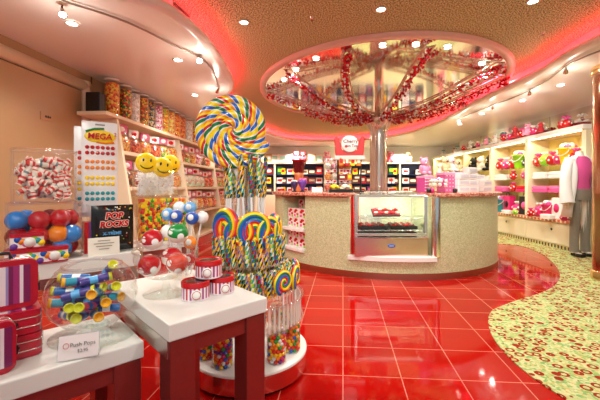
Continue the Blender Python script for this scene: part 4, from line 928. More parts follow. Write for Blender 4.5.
# ---- button candy sheets on an acrylic riser
pM=onA(100,.2); 
rs_=thing('acrylic_riser','clear acrylic riser block on the ledge under the dotted candy packs','riser',pM,TA); MB().box((0,0,.115),(.22,.06,.23)).build('block',CLEAR,rs_)
PKW=mat('pack_white','#f4f0ee',.25)
def dotpack(label,loc,rz,full):
    t=thing('dot_candy_pack',label,'candy pack',loc,rz); m=MB(); W=.185;H=.535
    pts=[]; nx,nz=10,14
    for s_ in (-1,1):
        for j in range(nz+1):
            for i in range(nx+1):
                x=-W/2+W*i/nx; z=H*j/nz; b_=.013*max(0,(1-(2*i/nx-1)**2))**.5*max(0,(1-(2*j/nz-1)**4))**.5; pts.append((x,s_*(.001+b_),z))
    k=(nx+1)*(nz+1); fs=[]
    for s_ in range(2):
        for j in range(nz):
            for i in range(nx):
                a=s_*k+j*(nx+1)+i; q=(a,a+1,a+nx+2,a+nx+1); fs.append(q if s_==0 else q[::-1])
    m.add(pts,fs,0,True); 
    m.box((0,0,.002),(W,.003,.004)).box((0,0,H),(W,.003,.012)).box((-W/2,0,H/2),(.004,.003,H)).box((W/2,0,H/2),(.004,.003,H)); m.build('pouch',PKW,t)
    MB().box((0,-.004,H-.012),(.05,.003,.009)).build('hang_slot',mat('slot_grey','#8a8480',.5),t)
    rowc=['ball_red','ball_red','dot_orange','dot_orange','yellow','yellow','dot_teal','dot_teal']
    mat('dot_orange','#f28a2a',.3); mat('dot_teal','#2aa0a8',.3)
    zz=[.385,.352,.30,.264,.204,.168,.112,.078]
    for z,c in zip(zz,rowc):
        for i in range(6):
            MB().sphere((0,0,0),.0115,10,6,0,(1,.5,1)).build('dot',_M[c] if c in _M else YELLOW,t,loc=(-.067+i*.0268,-.0135-.0*i,z))
    if full:
        m=MB(); 
        lp=MB().sphere((0,0,0),1,20,10,0,(.082,.006,.04)).build('logo_panel',YELLOW,t,loc=(0,-.011,.45))
        MB().tube([(-.075,-.013,.478),(-.03,-.015,.496),(.02,-.015,.5)],.006,6).build('logo_stroke',GREEN,t); MB().tube([(-.02,-.015,.418),(.03,-.015,.412),(.074,-.013,.42)],.006,6).build('logo_stroke',ORANGE,t)
        text('MEGA',.047,RED,t,(-.004,-.027,.45),(PI/2,0,.0),.002,off=.001,shear=.1); text('2',.03,RED,t,(.079,-.019,.468),(PI/2,0,0),.002)
    return t
dotpack('white pack of coloured dot candies lettered MEGA on the left ledge',pM+Vector((0,0,.231)),TA-.12,True)
q=pM-U*.03+V*.05; dotpack('second white dot candy pack half hidden behind the MEGA pack',Vector((q.x,q.y,zA+.20)),TA-.05,False)
st2=thing('acrylic_riser','rear clear riser under the half hidden dot candy pack','riser',(q.x,q.y,zA),TA); MB().box((0,0,.1),(.2,.03,.199)).build('block',CLEAR,st2)
# ---- black popping candy bag in an acrylic stand, and its price card
pR=onA(113,.1); t=thing('popping_candy_bag','black candy bag with red POP ROCKS lettering on the ledge','candy bag',pR+Vector((0,0,.004)),TA)
m=MB(); W=.225;H=.27; pts=[]; nx,nz=10,12
for s_ in (-1,1):
    for j in range(nz+1):
        for i in range(nx+1): pts.append((-W/2+W*i/nx,s_*(.002+.02*max(0,1-(2*i/nx-1)**2)**.5*max(0,1-(2*j/nz-1)**4)**.5),H*j/nz))
k=(nx+1)*(nz+1); fs=[]
for s_ in range(2):
    for j in range(nz):
        for i in range(nx): a=s_*k+j*(nx+1)+i; qd=(a,a+1,a+nx+2,a+nx+1); fs.append(qd if s_==0 else qd[::-1])
m.add(pts,fs,0,True); m.build('bag',mat('bag_black','#120f10',.22,coat=.3),t)
text('POP',.05,mat('letter_cream','#f6d9c8',.4),t,(0,-.0225,.206),(PI/2,0,0),.0005,off=.005,shear=.15); text('POP',.05,RED,t,(0,-.0235,.206),(PI/2,0,0),.001,off=.002,shear=.15)
text('ROCKS',.046,_M['letter_cream'],t,(0,-.0235,.158),(PI/2,0,0),.0005,off=.005,shear=.15); text('ROCKS',.046,RED,t,(0,-.0245,.158),(PI/2,0,0),.001,off=.002,shear=.15)
text('X-TREME',.024,SKY,t,(-.01,-.0235,.105),(PI/2,0,0),.001,off=.0006)
r9=random.Random(5)
for k in range(46): MB().sphere((0,0,0),r9.uniform(.0022,.0042),6,4).build('confetti',[YELLOW,SKY,WHITE,RED,LIME,ORANGE][k%6],t,loc=(r9.uniform(-.095,.095),-.0195,r9.choice([r9.uniform(.03,.09),r9.uniform(.24,.26),r9.uniform(.05,.25)])))
for k in range(2):
    tag(MB().box((0,0,.09),(.02,.08,.18)).build('candy_box',[BLUE,RED][k],loc=onA(89-4*k,.15),rz=TA,bevel=.003),['slim blue box standing left of the black candy bag','slim red box standing left of the slim blue box on the ledge'][k],'box')
hd=thing('acrylic_stand','clear acrylic stand around the black candy bag on the ledge','stand',pR,TA)
MB().box((.125,0,.14),(.005,.09,.28)).box((-.125,0,.14),(.005,.09,.28)).box((0,0,.002),(.25,.1,.004)).build('sides',CLEAR,hd)
pc_=onA(104,.02); cd=thing('price_card','small white price card standing on the ledge before the black candy bag','price card',pc_,TA-.12)
MB().box((0,0,.049),(.155,.006,.098),rx=-.12).build('card',mat('card_cream','#f6efdf',.4),cd); GREYL=mat('print_grey','#8f887e',.6)
for k in range(4): MB().box((0,-.009+.004*k*.0,.08-.015*k),([.06,.1,.08,.05][k],.001,.004),rx=-.12).build('print_line',GREYL,cd,loc=(0,.0015+(.08-.015*k-.049)*.12,0))
MB().box((0,.018,.003),(.155,.03,.004)).build('foot',CLEAR,cd)
# ---- lentil bin and smiley lollipops
pD=Vector((-1.02,2.5,.61)); lb=bin_('clear_bin','clear bin heaped with bright yellow, red and green candy lentils',pD,.33,.15,.32)
lent=None; r5=random.Random(11); lm=[mat('lentil_'+n,c,.2,coat=.3) for n,c in (('yellow','#ffdb12'),('red','#d8261c'),('green','#3fae1c'),('orange','#f5821c'),('brown','#5a2a12'))]
ln_=['yellow','red','green','orange','brown']; lms=[MB().sphere((0,0,0),.0155,10,6,0,(1,1,.55)).build('candy_lentil',mm) for mm in lm]
cnt=[0]*5; tot=0
nxx,nzz=19,15
for j in range(nzz):
    for i in range(nxx):
        x=-.15+.3*(i+.5*(j%2))/(nxx-.5); z=.012+.0202*j; y=-.058+r5.uniform(-.006,.008); c=r5.choices(range(5),(.38,.2,.2,.17,.05))[0]
        o=lms[c] if cnt[c]==0 else lms[c].copy()
        if cnt[c]: C.objects.link(o)
        cnt[c]+=1; o.location=inA(x,y,z,pD); o.rotation_euler=(PI/2+r5.uniform(-.5,.5),r5.uniform(-.5,.5),TA); tag(o,f'{ln_[c]} candy lentil in the clear bin beside the black candy bag','candy lentil',f'{ln_[c]} candy lentils in the clear bin')
core=MB().box((0,.012,.155),(.29,.09,.3)).build('lentil_heap',pebble('lentil_mix',['#ffdb12','#d8261c','#3fae1c','#f5821c','#ffdb12'],45,.3,.8),loc=pD,rz=TA); tag(core,'mass of mixed candy lentils filling the clear bin behind the front layer','candies',None,'stuff')
pS=pD+Vector((0,0,.325)); sb=bin_('clear_bin','low clear bin with white shredded paper and smiley lollipops above the lentils',pS-U*.04,.29,.15,.175)
SHRED=mat('paper_shred','#f6f3ee',.7); m=MB(); r6=random.Random(2)
for k in range(620):
    x,y,z=r6.uniform(-.125,.125),r6.uniform(-.058,.058),r6.uniform(.008,.165); d=Vector((r6.gauss(0,1),r6.gauss(0,.6),r6.gauss(0,.7))).normalized()*r6.uniform(.012,.022)
    x=max(-.115,min(.115,x)); m.tube([(x-d.x,y*.7-d.y*.5,max(.004,z-d.z)),(x+.004,y*.7,z),(x+d.x,y*.7+d.y*.5,max(.004,z+d.z))],.0026,4)
tag(m.build('paper_shred',SHRED,loc=pS-U*.04,rz=TA),'white shredded paper filling the smiley lollipop bin','paper shred',None,'stuff')
SMY=mat('smiley_yellow','#ffd80f',.3,coat=.4)
for dx,dz,y,l in ((-.095,.25,-.02,'left'),(-.0,.225,-.035,'middle'),(.065,.255,.02,'right')):
    base=pS-U*.03-Vector((0,0,.015)); t=thing('smiley_lollipop',f'yellow smiley face lollipop, {l} of three, above the white paper shred','lollipop',base+(R43@Vector((dx,y,0)))+Vector((0,0,.06)),TA-.1+dx); t.rotation_euler[1]=.16+dx
    MB().tube([(0,0,0),(0,0,dz-.06)],.005,8).build('stick',WHITE,t)
    f=MB().sphere((0,0,dz-.06),.072,24,14,0,(1,.42,1)).build('head',SMY,t)
    for e_ in (-1,1): MB().sphere((e_*.024,-.027,dz-.06+.02),.009,10,7,0,(.75,.5,1.4)).build('eye',BLACK,f)
    MB().tube([(.042*math.sin(a),-.030+.008*abs(math.sin(a)),dz-.06-.008-.036*math.cos(a)*.9) for a in [(-1.25+2.5*q/14) for q in range(15)]],.0038,6).build('smile',BLACK,f)
    for sx_ in (-1,1): MB().tube([(0,0,.02),(sx_*.02,-.01,.09)],.004,5).build('ribbon',WHITE,t)
# ================================================================ TABLE WITH THE FOOTED BOWL AND RED TINS
bp=Vector((-.478,1.215,zB+.0005)); fb=thing('footed_bowl','clear footed glass bowl of round domed tins on the white table','bowl',bp)
MB().lathe([(.078,0),(.078,.004),(.03,.010),(.014,.02),(.012,.045),(.02,.055)],32,caps=True).build('foot',GLASS,fb)
MB().lathe([(.02,.055),(.06,.062),(.095,.09),(.108,.125),(.11,.155)],32,caps=False).build('bowl',GLASS,fb)
MB().tube([(.11*math.cos(a),.11*math.sin(a),.155) for a in [2*PI*q/40 for q in range(40)]],.003,6,closed=True).build('rim',_M['rim_acrylic'],fb)
def dome(label,loc,c,rot,r=.035,nm='domed_tin'):
    t=thing(nm,label,'candy tin',loc); t.rotation_euler=rot
    MB().lathe([(.55,-.75),(.8,-.6),(.98,-.25),(1.0,0)],24).build('base',mat('tin_base_pale','#f2e2d6',.3),t).scale=(r,r,r)
    MB().lathe([(1.03,-.02),(1.05,.1),(1.02,.4),(.9,.7),(.66,.95),(.35,1.1),(.001,1.15)],28).build('dome_lid',c,t).scale=(r,r,r)
    MB().lathe([(1.035,-.05),(1.05,-.02),(1.035,.03)],28,caps=False).build('band',WHITE,t).scale=(r,r,r)
    for (a_,e_) in ((-2.15,.5),(-.95,.12),(1.2,.7)):
        n_=Vector((math.cos(a_)*math.cos(e_),math.sin(a_)*math.cos(e_),math.sin(e_))); MB().lathe([(.34,-.05),(.24,-.012),(.12,.012),(.001,.018)],16).build('sticker',WHITE,t,loc=(Vector((0,0,.1))+n_*1.055)*r,rot=n_.to_track_quat('Z','Y').to_euler()).scale=(r,r,r)
    return t
dome('glossy red domed candy tin in the footed bowl, front left',bp+Vector((-.038,-.045,.108)),BM['red'],(.75,-.3,0))
dome('glossy red domed candy tin in the footed bowl, right side',bp+Vector((.046,-.02,.11)),mat('dome_salmon','#d84a36',.2,coat=.4),(.6,.5,0))
dome('glossy red domed candy tin resting on top of the bowl, left',bp+Vector((-.048,.0,.188)),BM['red'],(.35,-.1,0))
dome('glossy green domed candy tin on top of the bowl',bp+Vector((.028,.04,.205)),mat('dome_green','#128c3a',.2,coat=.4),(.3,.15,0))
dome('red domed candy tin at the back inside the footed bowl',bp+Vector((.0,.05,.115)),BM['red'],(-.2,.1,0))
# clear jar of wrapped blue and white pops behind
jp=Vector((-.492,1.43,zB+.0005)); jj=thing('pop_jar','clear jar of wrapped blue and white pops behind the footed bowl','jar',jp)
MB().lathe([(.06,.0),(.062,.01),(.062,.17),(.065,.175)],28,caps=False).lathe([(.061,.002),(.001,.002)],28,caps=False).build('jar',CLEAR,jj)
pops=[(-.055,-.02,.265,SKY,'pale blue'),(-.01,-.05,.26,BLUE,'deep blue'),(.045,-.02,.25,BLUE,'deep blue'),(.02,.03,.29,SKY,'pale blue'),(-.03,.04,.29,WHITE,'white'),(.075,.02,.25,WHITE,'white'),(.068,-.04,.15,ORANGE,'orange'),(.065,-.05,.08,BM['red'],'red'),(.0,-.06,.19,SKY,'pale blue'),(-.045,-.05,.2,WHITE,'white')]
for i,(x,y,z,c,nm) in enumerate(pops):
    if nm in('orange','red'): x*=.55;y*=.55
    t=thing('wrapped_pop',f'{nm} wrapped round pop, {ORD[i]} of the cluster in the clear jar behind the bowl','lollipop',jp+Vector((x*.4,y*.4,.012)))
    d=Vector((x*.6,y*.6,z-.012)); MB().tube([(0,0,0),d],.0035,6).build('stick',WHITE,t); MB().sphere(d,.027,14,9).build('candy',c,t)
    if nm!='white': MB().sphere(d+Vector((0,-.018,.004)),.014,10,7).build('white_patch',WHITE,t)
    MB().loft([(d.x,d.y,d.z+.018,.02,.02),(d.x,d.y,d.z+.032,.006,.006),(d.x,d.y,d.z+.05,.02,.014)],8,caps=False).build('wrapper',FILM,t)
# red-lidded round tins
rt=proto('round_tin','candy tin'); STR=[mat('stripe_magenta','#a83a7c',.35),mat('stripe_white','#f4e6ea',.35),mat('stripe_red','#c8243c',.35)]
n=42; vs=[]; fs=[]; ms=[]
for z in (0,.045):
    for j in range(n): a=2*PI*j/n; vs.append((.046*math.cos(a),.046*math.sin(a),z))
for j in range(n): fs.append((j,(j+1)%n,n+(j+1)%n,n+j)); ms.append([0,1,0,1,2,1][j%6])
m=MB().add(vs,fs,ms,True); m.lathe([(.046,0),(.048,.002),(.0475,.005)],n,mat=1); m.build('tin_body',STR,rt)
MB().lathe([(.048,.043),(.0485,.058),(.045,.062),(.044,.0585),(.001,.0585)],36).build('lid',BM['red'],rt)
MB().lathe([(.033,.0592),(.001,.0596)],30).build('lid_window',mat('lid_dark','#4a1018',.15,coat=.4),rt)
bd=MB().lathe([(.018,0),(.018,.0015),(.001,.002)],24).build('badge',WHITE,rt,loc=(.012,-.0455,.022),rot=(PI/2,0,.25)); MB().lathe([(.0145,.002),(.0145,.0026),(.0125,.0026),(.0125,.002)],24,caps=False).build('badge_ring',STR[2],bd)
for loc,rz,l in ((Vector((-.358,1.165,zB+.0005)),.1,'round red-lidded striped tin, bottom left of the stack of three'),(Vector((-.285,1.235,zB+.0005)),.25,'round red-lidded striped tin, bottom right of the stack of three'),(Vector((-.325,1.21,zB+.0632)),-.1,'round red-lidded striped tin on top of the stack of three')): once(rt,0,loc,rz,l,'red-lidded tins on the white table')
# ================================================================ FISHBOWL OF PUSH POPS, CARD AND LUNCH BOXES
fp=Vector((-.655,1.075,zC+.0005)); fw=thing('fishbowl','big clear fishbowl full of push-up candy tubes on the low white table','bowl',fp)
MB().lathe([(.125,0),(.125,.004),(.05,.010),(.045,.03),(.05,.038)],36,sx=1,sy=.82).build('foot',GLASS,fw)
MB().lathe([(.05,.038),(.085,.052),(.118,.085),(.13,.13),(.122,.175),(.1,.21),(.082,.225)],40,caps=False).build('bowl',GLASS,fw)
MB().tube([(.082*math.cos(a),.082*math.sin(a),.225) for a in [2*PI*q/40 for q in range(40)]],.0035,6,closed=True).build('rim',_M['rim_acrylic'],fw)
def pusher(c1,c2,cap,nm):
    t=proto('push_pop','candy tube'); MB().lathe([(.0125,-.044),(.0125,-.018)],16,caps=True).build('tube',c1,t)
    MB().lathe([(.0127,-.018),(.0127,.004)],16,caps=False).build('label_band',c2,t); MB().lathe([(.0125,.004),(.0125,.034)],16,caps=False).build('upper_tube',c1,t)
    MB().lathe([(.0135,.034),(.0145,.043),(.0115,.043),(.0105,.034),(.001,.032)],18,caps=False).build('cap',cap,t); return t
PCAP=mat('cap_yellow_green','#d8d42a',.3); MB_=mat('tube_blue','#1d68b0',.3); MP=mat('tube_purple','#4a3a8a',.3); MT=mat('tube_teal','#3aa0b8',.3)
pus=[pusher(MB_,WHITE,PCAP,1),pusher(MP,SKY,PCAP,2),pusher(MT,MP,mat('cap_orange','#f2b01c',.3),3),pusher(mat('tube_pink','#e04a6a',.3),MB_,PCAP,4)]
pnm=['blue','purple','teal','pink']
spots_=[(-.06,-.045,.075,1.4,.9),(0,-.06,.075,1.35,.3),(.05,-.045,.075,1.4,.7),(-.03,.01,.075,1.6,1.8),(.04,.03,.078,1.5,-1.3),(-.07,.03,.08,1.5,2.5),
 (-.08,-.03,.11,1.45,-1.0),(-.03,-.07,.108,1.35,.5),(.03,-.075,.11,1.3,.1),(.08,-.04,.115,1.35,.6),(.01,-.01,.11,1.5,1.6),(-.05,.03,.112,1.5,-1.5),(.06,.035,.112,1.5,1.4),
 (-.07,-.03,.145,1.45,-1.1),(-.01,-.055,.145,1.4,2.0),(.05,-.05,.145,1.4,.3),(.085,.01,.15,1.3,.7),(.0,.01,.147,1.5,1.5),(-.045,.03,.15,1.45,-1.7),
 (-.035,-.02,.174,1.5,-.9),(.03,-.01,.178,1.45,2.2),(.055,.03,.2,1.0,.9),(-.07,.01,.178,1.5,-1.3)]
for i,(x,y,z,tl,az) in enumerate(spots_):
    k=[0,1,2,3,0,1,2,0,3,2,1,0,2,0,1,2,0,1,3,2,1,1,0][i]; p=fp+Vector((x*.8-.008,y*.8,z+.002)); once(pus[k],0,p,(tl,0,az),f'{pnm[k]} push-up candy tube heaped in the fishbowl',f'{pnm[k]} tubes in the fishbowl')
pq=G(79,358,zC); cd=thing('card_holder','clear card holder with a Push Pops price card on the low table','card holder',pq+Vector((0,0,.0005)),math.radians(24))
cd.scale=(.82,)*3
MB().box((0,0,.039),(.115,.004,.075),rx=-.3).build('card',mat('card_white','#f6f2ec',.4),cd)
fr=MB().tube([(-.059,-.0127,.004),(.059,-.0127,.004),(.059,.0107,.076),(-.059,.0107,.076)],.0025,6,closed=True); fr.build('edge',_M['rim_acrylic'],cd)
MB().box((0,.02,.002),(.118,.05,.003)).box((0,-.004,.041),(.12,.002,.08),rx=-.3).build('holder',CLEAR,cd)
DG=mat('print_dark_grey','#6b645e',.6)
text('Push Pops',.018,DG,cd,(.012,-.0046,.047),(PI/2-.3,0,0),.0003); text('$2.95',.014,DG,cd,(.012,-.0102,.028),(PI/2-.3,0,0),.0003)
MB().tube([(-.036+.008*math.cos(a),-.0038+.008*math.sin(a)*.3,.047+.008*math.sin(a)) for a in [2*PI*q/14 for q in range(14)]],.0008,5,closed=True).build('logo',RED,cd)
LBR=mat('lunchbox_red','#b5122a',.3,coat=.2); LBS=[mat('lb_plum','#7a1f52',.35),mat('lb_white','#ead6dc',.35),mat('lb_magenta','#a3306e',.35),mat('lb_lilac','#9a86b8',.35)]
def lunchbox(label,loc,rot,w=.17,h=.13,d=.065):
    t=thing('lunch_box',label,'lunch box',loc); t.rotation_euler=rot
    pts=[]; r=.022
    for cx,cy,a in ((1,1,0),(-1,1,PI/2),(-1,-1,PI),(1,-1,1.5*PI)):
        for i in range(6): tt=a+i*PI/10; pts.append((cx*(w/2-r)+r*math.cos(tt),h/2+cy*(h/2-r)+r*math.sin(tt)))
    n=len(pts); vs=[(x,-d/2,z) for x,z in pts]+[(x,d/2,z) for x,z in pts]
    MB().add(vs,[tuple(range(n)),tuple(range(2*n-1,n-1,-1))]).add(vs,[(i,n+i,n+(i+1)%n,(i+1)%n) for i in range(n)],0,True).build('shell',LBR,t,bevel=.004)
    m=[MB(),MB()]; k=0; x=-w/2+.016; cs=[0,1,0,3,1,2,0,1,3,0,2,1,0]; ws=[.014,.008,.016,.006,.01]
    while x< w/2-.022:
        ww=ws[k%5]; 
        for s_ in (0,1): m[s_].box((x+ww/2,(2*s_-1)*(d/2+.0006),h/2),(ww,.0016,h-.03),cs[k%len(cs)])
        x+=ww; k+=1
    for s_ in (0,1): m[s_].build('striped_panel',LBS,t)
    m=MB()
    for y in (-.012,.012): m.tube([(x_*1.004,y,h/2+(z-h/2)*1.006) for x_,z in pts],.0018,5,closed=True)
    m.build('seam',mat('seam_silver',(.8,.72,.7),.25,1.0),t)
    MB().tube([(-.035,0,h),(-.03,0,h+.018),(.03,0,h+.018),(.035,0,h)],.005,8).build('handle',BLACK,t)
    c=MB().box((w/2+.003,0,h*.55),(.006,.03,.028)).build('clasp',CHROME,t,bevel=.002); MB().box((w/2+.004,0,h*.36),(.005,.034,.022)).build('clasp_plate',BLACK,t)
    return t
Lb=lambda u,v,z: C0+U*u+V*v+Vector((0,0,z))
# two lying on their faces, one standing on them, one standing in front
lunchbox('red striped lunch box lying at the bottom of the stack on the low table',Lb(-.385,.20,zC+.035),(PI/2,0,TA-.0),.18,.14,.062).location=Lb(-.325,.25,zC+.0335)
lunchbox('red striped lunch box lying second in the stack on the low table',Lb(0,0,0),(PI/2,0,TA),.18,.14,.062).location=Lb(-.328,.25,zC+.0985)
lunchbox('red striped lunch box standing upright on the stack at left',Lb(-.335,.17,zC+.132),(0,0,TA+.1),.18,.135,.062)
lunchbox('nearest red striped lunch box standing at the left edge of the photo',Lb(-.385,.07,zC+.001),(0,0,TA+.12),.17,.13,.06)
# ================================================================ LOLLIPOP TOWER
TC=Vector((-.285,1.905,0))
tw=thing('lollipop_tower','round red metal based display tower carrying sticks, lollipops and gumball jars','display tower',TC)
DRM=mat('drum_red_steel',(.82,.5,.45),.2,1.0)
MB().lathe([(.30,0),(.30,.018)],64).build('kick_plate',BLACK,tw)
MB().lathe([(.318,.018),(.318,.105)],72,caps=False).lathe([(.318,.018),(.001,.018)],72,caps=False).build('drum',DRM,tw)
MB().lathe([(.322,.103),(.322,.113),(.317,.117),(.001,.117)],72).build('drum_top',mat('drum_top_white','#e8e2da',.2),tw)
MB().lathe([(.03,.117),(.03,1.12)],20,caps=False).build('pole',CHROME,tw)
ACR=clear('tier_acrylic',(.98,.99,1),.2,.4)
for r,z in ((.285,.285),(.255,.43),(.20,.585),(.13,.775)): MB().lathe([(.03,z),(r,z),(r,z+.008),(.03,z+.008)],56,caps=False).build('tier_plate',ACR,tw)
m=MB()
for q in range(64):
    a=2*PI*q/64; m.box((.288*math.cos(a),.288*math.sin(a),.345),(.006,.012,.125),rz=a)
m.build('fins',mat('fin_frosted','#efe6da',.25,alpha=.55),tw)
MB().tube([(.3*math.cos(a),.3*math.sin(a),.408) for a in [2*PI*q/60 for q in range(60)]],.006,6,closed=True).tube([(.3*math.cos(a),.3*math.sin(a),.287) for a in [2*PI*q/60 for q in range(60)]],.006,6,closed=True).build('ring_rail',_M['rim_acrylic'],tw)
# giant lollipop: a twisted rope coiled into a disc
LC=[mat('lolly_yellow','#ffdc10',.22,coat=.3),mat('lolly_white','#f6f2ea',.22,coat=.3),mat('lolly_blue','#1f63c4',.22,coat=.3),mat('lolly_red','#dc1f22',.22,coat=.3),mat('lolly_green','#0f7a3c',.22,coat=.3),mat('lolly_orange','#f79a1c',.22,coat=.3)]
gp=P(233,130,1.86); gl=thing('giant_lollipop','giant round lollipop of twisted multicoloured rope on top of the display tower','lollipop',(gp.x,gp.y,gp.z)); gl.rotation_euler=(0,0,.18)
turns=4.6; R1=.198; rr=.0255; path=[]; N=620; a=0
for i in range(N+1):
    t=i/N; th=2*PI*turns*(1-t); r=.008+(R1-.012)*((1-t)); path.append((r*math.cos(th+2.2),0,r*math.sin(th+2.2)))
# even the pitch so that turns touch
stripes=[0]*6+[1]*1+[2]*5+[1]*1+[5]*4+[0]*3+[3]*4+[1]*1+[4]*5+[1]*2
rads=[rr*(1 if i<N-30 else .75+.25*(N-i)/30) for i in range(N+1)]; rads[0]=.012; rads[1]=.02; rads[2]=.024
MB().tube(path,rads,32,cols=stripes,twist=6.5,up=(0,1,0)).build('candy_disc',LC,gl)
MB().tube([(0,.012,-.19),(.06,.03,-.34)],.011,10).build('stick',WHITE,gl)
# twisted sticks
pal_=[[mat('st_teal','#1fa39a',.3),mat('st_yellow','#ffd926',.3),WHITE,BLACK,ORANGE],[YELLOW,mat('st_blue','#1d5fc0',.3),BLACK,mat('st_green','#1d8a3c',.3),RED],[BLACK,_M['st_teal'],YELLOW,WHITE,mat('st_lime','#9ad02a',.3)],[ORANGE,YELLOW,_M['st_teal'],_M['st_blue'],BLACK]]
pn=['teal and yellow','blue, green and yellow','black and teal','orange and yellow']
def stick(k,Lc,Ls,r):
    t=proto('twist_stick','candy stick'); seg=int(Lc/.012)+1
    MB().tube([(0,0,Ls+Lc*i/seg) for i in range(seg+1)],[r*(.55 if i in(0,seg) else 1) for i in range(seg+1)],15,cols=[0,0,1,1,3,3,2,4,4,1,1,3,3,0,2],step=4,twist=6).build('candy',pal_[k],t)
    if Ls: MB().tube([(0,0,0),(0,0,Ls+.01)],r*.55,8).build('stick',WHITE,t)
    return t
tall=[stick(k,.21+.03*(k%2),.16,.0125) for k in range(4)]
for q in range(16):
    a=2*PI*q/16+.1; p=TC+Vector((.105*math.cos(a)-.02,.105*math.sin(a),.784)); front=math.sin(a)<0
    once(tall[q%4],0,p,(.06*math.sin(a)*-1,.06*math.cos(a),rnd.uniform(0,6)),f'tall {pn[q%4]} twist stick in the ring under the giant lollipop',f'tall {pn[q%4]} sticks under the giant lollipop',rnd.uniform(.93,1.03))
short=[stick(k,.155,0,.0125) for k in range(4)]
for ring_,(R,z,n_,tilt,nm) in enumerate(((.187,.594,34,.04,'upper'),(.24,.44,40,.12,'lower'),(.205,.44,32,.05,'lower'))):
    for q in range(n_):
        a=2*PI*(q+.5*(ring_%2))/n_; p=TC+Vector((R*math.cos(a),R*math.sin(a),z)); k=(q*3+ring_)%4
        once(short[k],0,p,(-tilt*math.sin(a),tilt*math.cos(a),rnd.uniform(0,6)),f'short {pn[k]} twisted stick packed in the {nm} tier of the tower',f'short {pn[k]} sticks in the {nm} tier',(1,1,rnd.uniform(.88,1.0)*(1 if ring_<1 else .92)))
# rainbow lollipops
RC=[mat('rb_red','#e0281c',.25,coat=.3),mat('rb_orange','#f58a14',.25,coat=.3),mat('rb_yellow','#ffdc1e',.25,coat=.3),mat('rb_green','#2a9a3c',.25,coat=.3),mat('rb_blue','#1d62bc',.25,coat=.3),mat('rb_white','#f4f0ea',.25,coat=.3)]
def rainbow(R):
    t=proto('rainbow_lollipop','lollipop'); N=150; tn_=2.6; pth=[]; rw=R/(tn_+.4)/1.7
    for i in range(N+1): u=i/N; th=2*PI*tn_*(1-u); r=.004+(R-rw)*(1-u)**.9; pth.append((r*math.cos(th+.6),0,r*math.sin(th+.6)+R))
    MB().tube(pth,[rw*(.5 if i==0 else 1) for i in range(N+1)],18,cols=[0,0,1,2,2,3,4,4,4,0,0,1,2,2,3,3,4,4],twist=1.1,up=(0,1,0)).build('candy_disc',RC,t)
    MB().tube([(0,0,-.09),(0,0,.03)],.005,8).build('stick',WHITE,t); return t
rb=rainbow(.08)
n=0
lab=['leftmost','second from left','third from left','rightmost']
for ang_,R,z,l,s_ in ((205,.155,.685,'left side of the tower upper tier',1),(232,.158,.685,'front left of the tower upper tier, largest visible',1.2),(262,.158,.675,'front middle of the tower upper tier',1.0),(290,.158,.685,'front right of the tower upper tier',1.1),(320,.158,.675,'right side of the tower upper tier',1.0),(355,.155,.685,'far right of the tower upper tier',.95),(30,.155,.685,'back right of the tower upper tier',.95),(90,.155,.685,'back of the tower upper tier',.95),(150,.155,.685,'back left of the tower upper tier',.95)):
    a=math.radians(ang_); once(rb,0,TC+Vector((R*math.cos(a),R*math.sin(a),z)),(-.0,0,a+PI/2),f'rainbow swirl lollipop at the {l}','rainbow lollipops on the tower',s_*1.12)
for ang_,l in ((228,'front left of the tower lower tier'),(318,'front right of the tower lower tier'),(345,'right edge of the tower lower tier'),(20,'back right of the tower lower tier')):
    a=math.radians(ang_); once(rb,0,TC+Vector((.27*math.cos(a),.27*math.sin(a),.45)),(0,0,a+PI/2),f'rainbow swirl lollipop at the {l}','rainbow lollipops on the tower',.85)
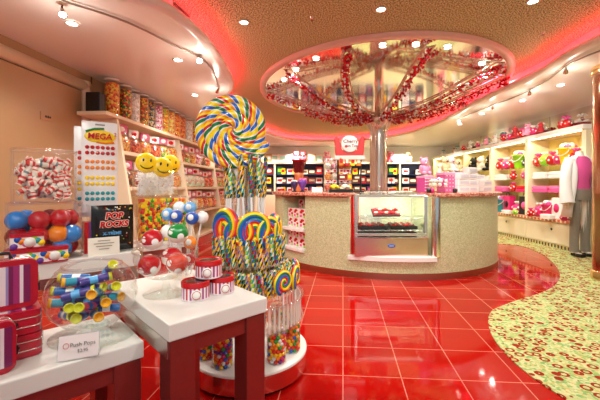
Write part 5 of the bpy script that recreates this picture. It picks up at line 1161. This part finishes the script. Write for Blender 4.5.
# gumball jars on the drum
gj=proto('gumball_jar','jar'); JR=.05; JH=.15
MB().lathe([(JR,0),(JR,JH)],28,caps=False).lathe([(JR,.001),(.001,.001)],28,caps=False).build('jar',CLEAR,gj); MB().lathe([(JR+.002,JH),(JR+.002,JH+.012),(.001,JH+.013)],28).build('lid',_M['rim_acrylic'],gj)
gc=['#e02a1c','#ffcf1a','#f2841c','#1f9a3c','#2a62c8','#f2ece4','#6b2a7a','#d82a6a']; gn=['red','yellow','orange','green','blue','white','purple','pink']
gm_=[mat('gum_'+n_,c,.15,coat=.5) for n_,c in zip(gn,gc)]; gob=[MB().sphere((0,0,0),.0105,12,8).build('gumball',mm) for mm in gm_]; gcn=[0]*8; indiv=0
allg=[]
NJ=11
for q in range(NJ):
    a=2*PI*(q+.35)/NJ-PI/2-.6; p=TC+Vector((.245*math.cos(a),.245*math.sin(a),.1175)); once(gj,0,p,0,f'clear gumball jar on the drum, {ORD[q]} one counted anticlockwise from the front left','gumball jars on the drum')
    for lay_ in range(8):
        for k in range(12):
            b_=2*PI*(k+.5*(lay_%2))/12; c=p+Vector((.0385*math.cos(b_),.0385*math.sin(b_),.012+.0172*lay_)); allg.append((c,(Vector((c.x,c.y,0)).length),b_,a,q))
    for lay_ in range(8):
        for k in range(5):
            b_=2*PI*k/5+lay_; allg.append((p+Vector((.018*math.cos(b_),.018*math.sin(b_),.012+.0172*lay_)),9,b_,a,q))
allg.sort(key=lambda g:(g[1]-.55*(math.cos(g[2]-math.atan2(-g[0].y,-g[0].x)))*.1 if g[1]<9 else 9))
vis=[g for g in allg if g[1]<9 and math.cos(g[2]-math.atan2(-g[0].y,-g[0].x))>-.15]; ids={id(g) for g in vis[:296]}
rest=[MB()]; 
for g in allg:
    c=g[0]; k=rnd.choices(range(8),(.26,.18,.17,.1,.09,.08,.06,.06))[0]
    if id(g) in ids:
        o=gob[k] if gcn[k]==0 else gob[k].copy()
        if gcn[k]: C.objects.link(o)
        gcn[k]+=1; o.location=c; tag(o,f'{gn[k]} gumball in the jars standing on the tower drum','gumball',f'{gn[k]} gumballs in the drum jars')
    else: rest[0].sphere(c,.0105,8,6,k)
tag(rest[0].build('gumballs',gm_),'mixed gumballs deep inside and in the farther jars on the tower drum','gumballs',None,'stuff')
sweep_unused()
# ================================================================ WORLD, CAMERA, VIEW
w=bpy.data.worlds.new('world'); sc.world=w; w.use_nodes=True; bg=w.node_tree.nodes['Background']; bg.inputs[0].default_value=(.85,.95,1,1); bg.inputs[1].default_value=.4
cam=bpy.data.cameras.new('camera'); cam.sensor_width=36; cam.lens=36*F/600; cam.shift_y=-13/600; cam.clip_start=.02
co=bpy.data.objects.new('camera',cam); C.objects.link(co); co.location=(0,0,1); co.rotation_euler=(PI/2,0,0); sc.camera=co
vs_=sc.view_settings; vs_.view_transform='Standard'; vs_.look='None'; vs_.gamma=1; vs_.use_curve_mapping=False; vs_.exposure=0.18
try:
    sc.cycles.max_bounces=10; sc.cycles.transparent_max_bounces=24; sc.cycles.sample_clamp_indirect=6; sc.cycles.use_denoising=True
except Exception: pass
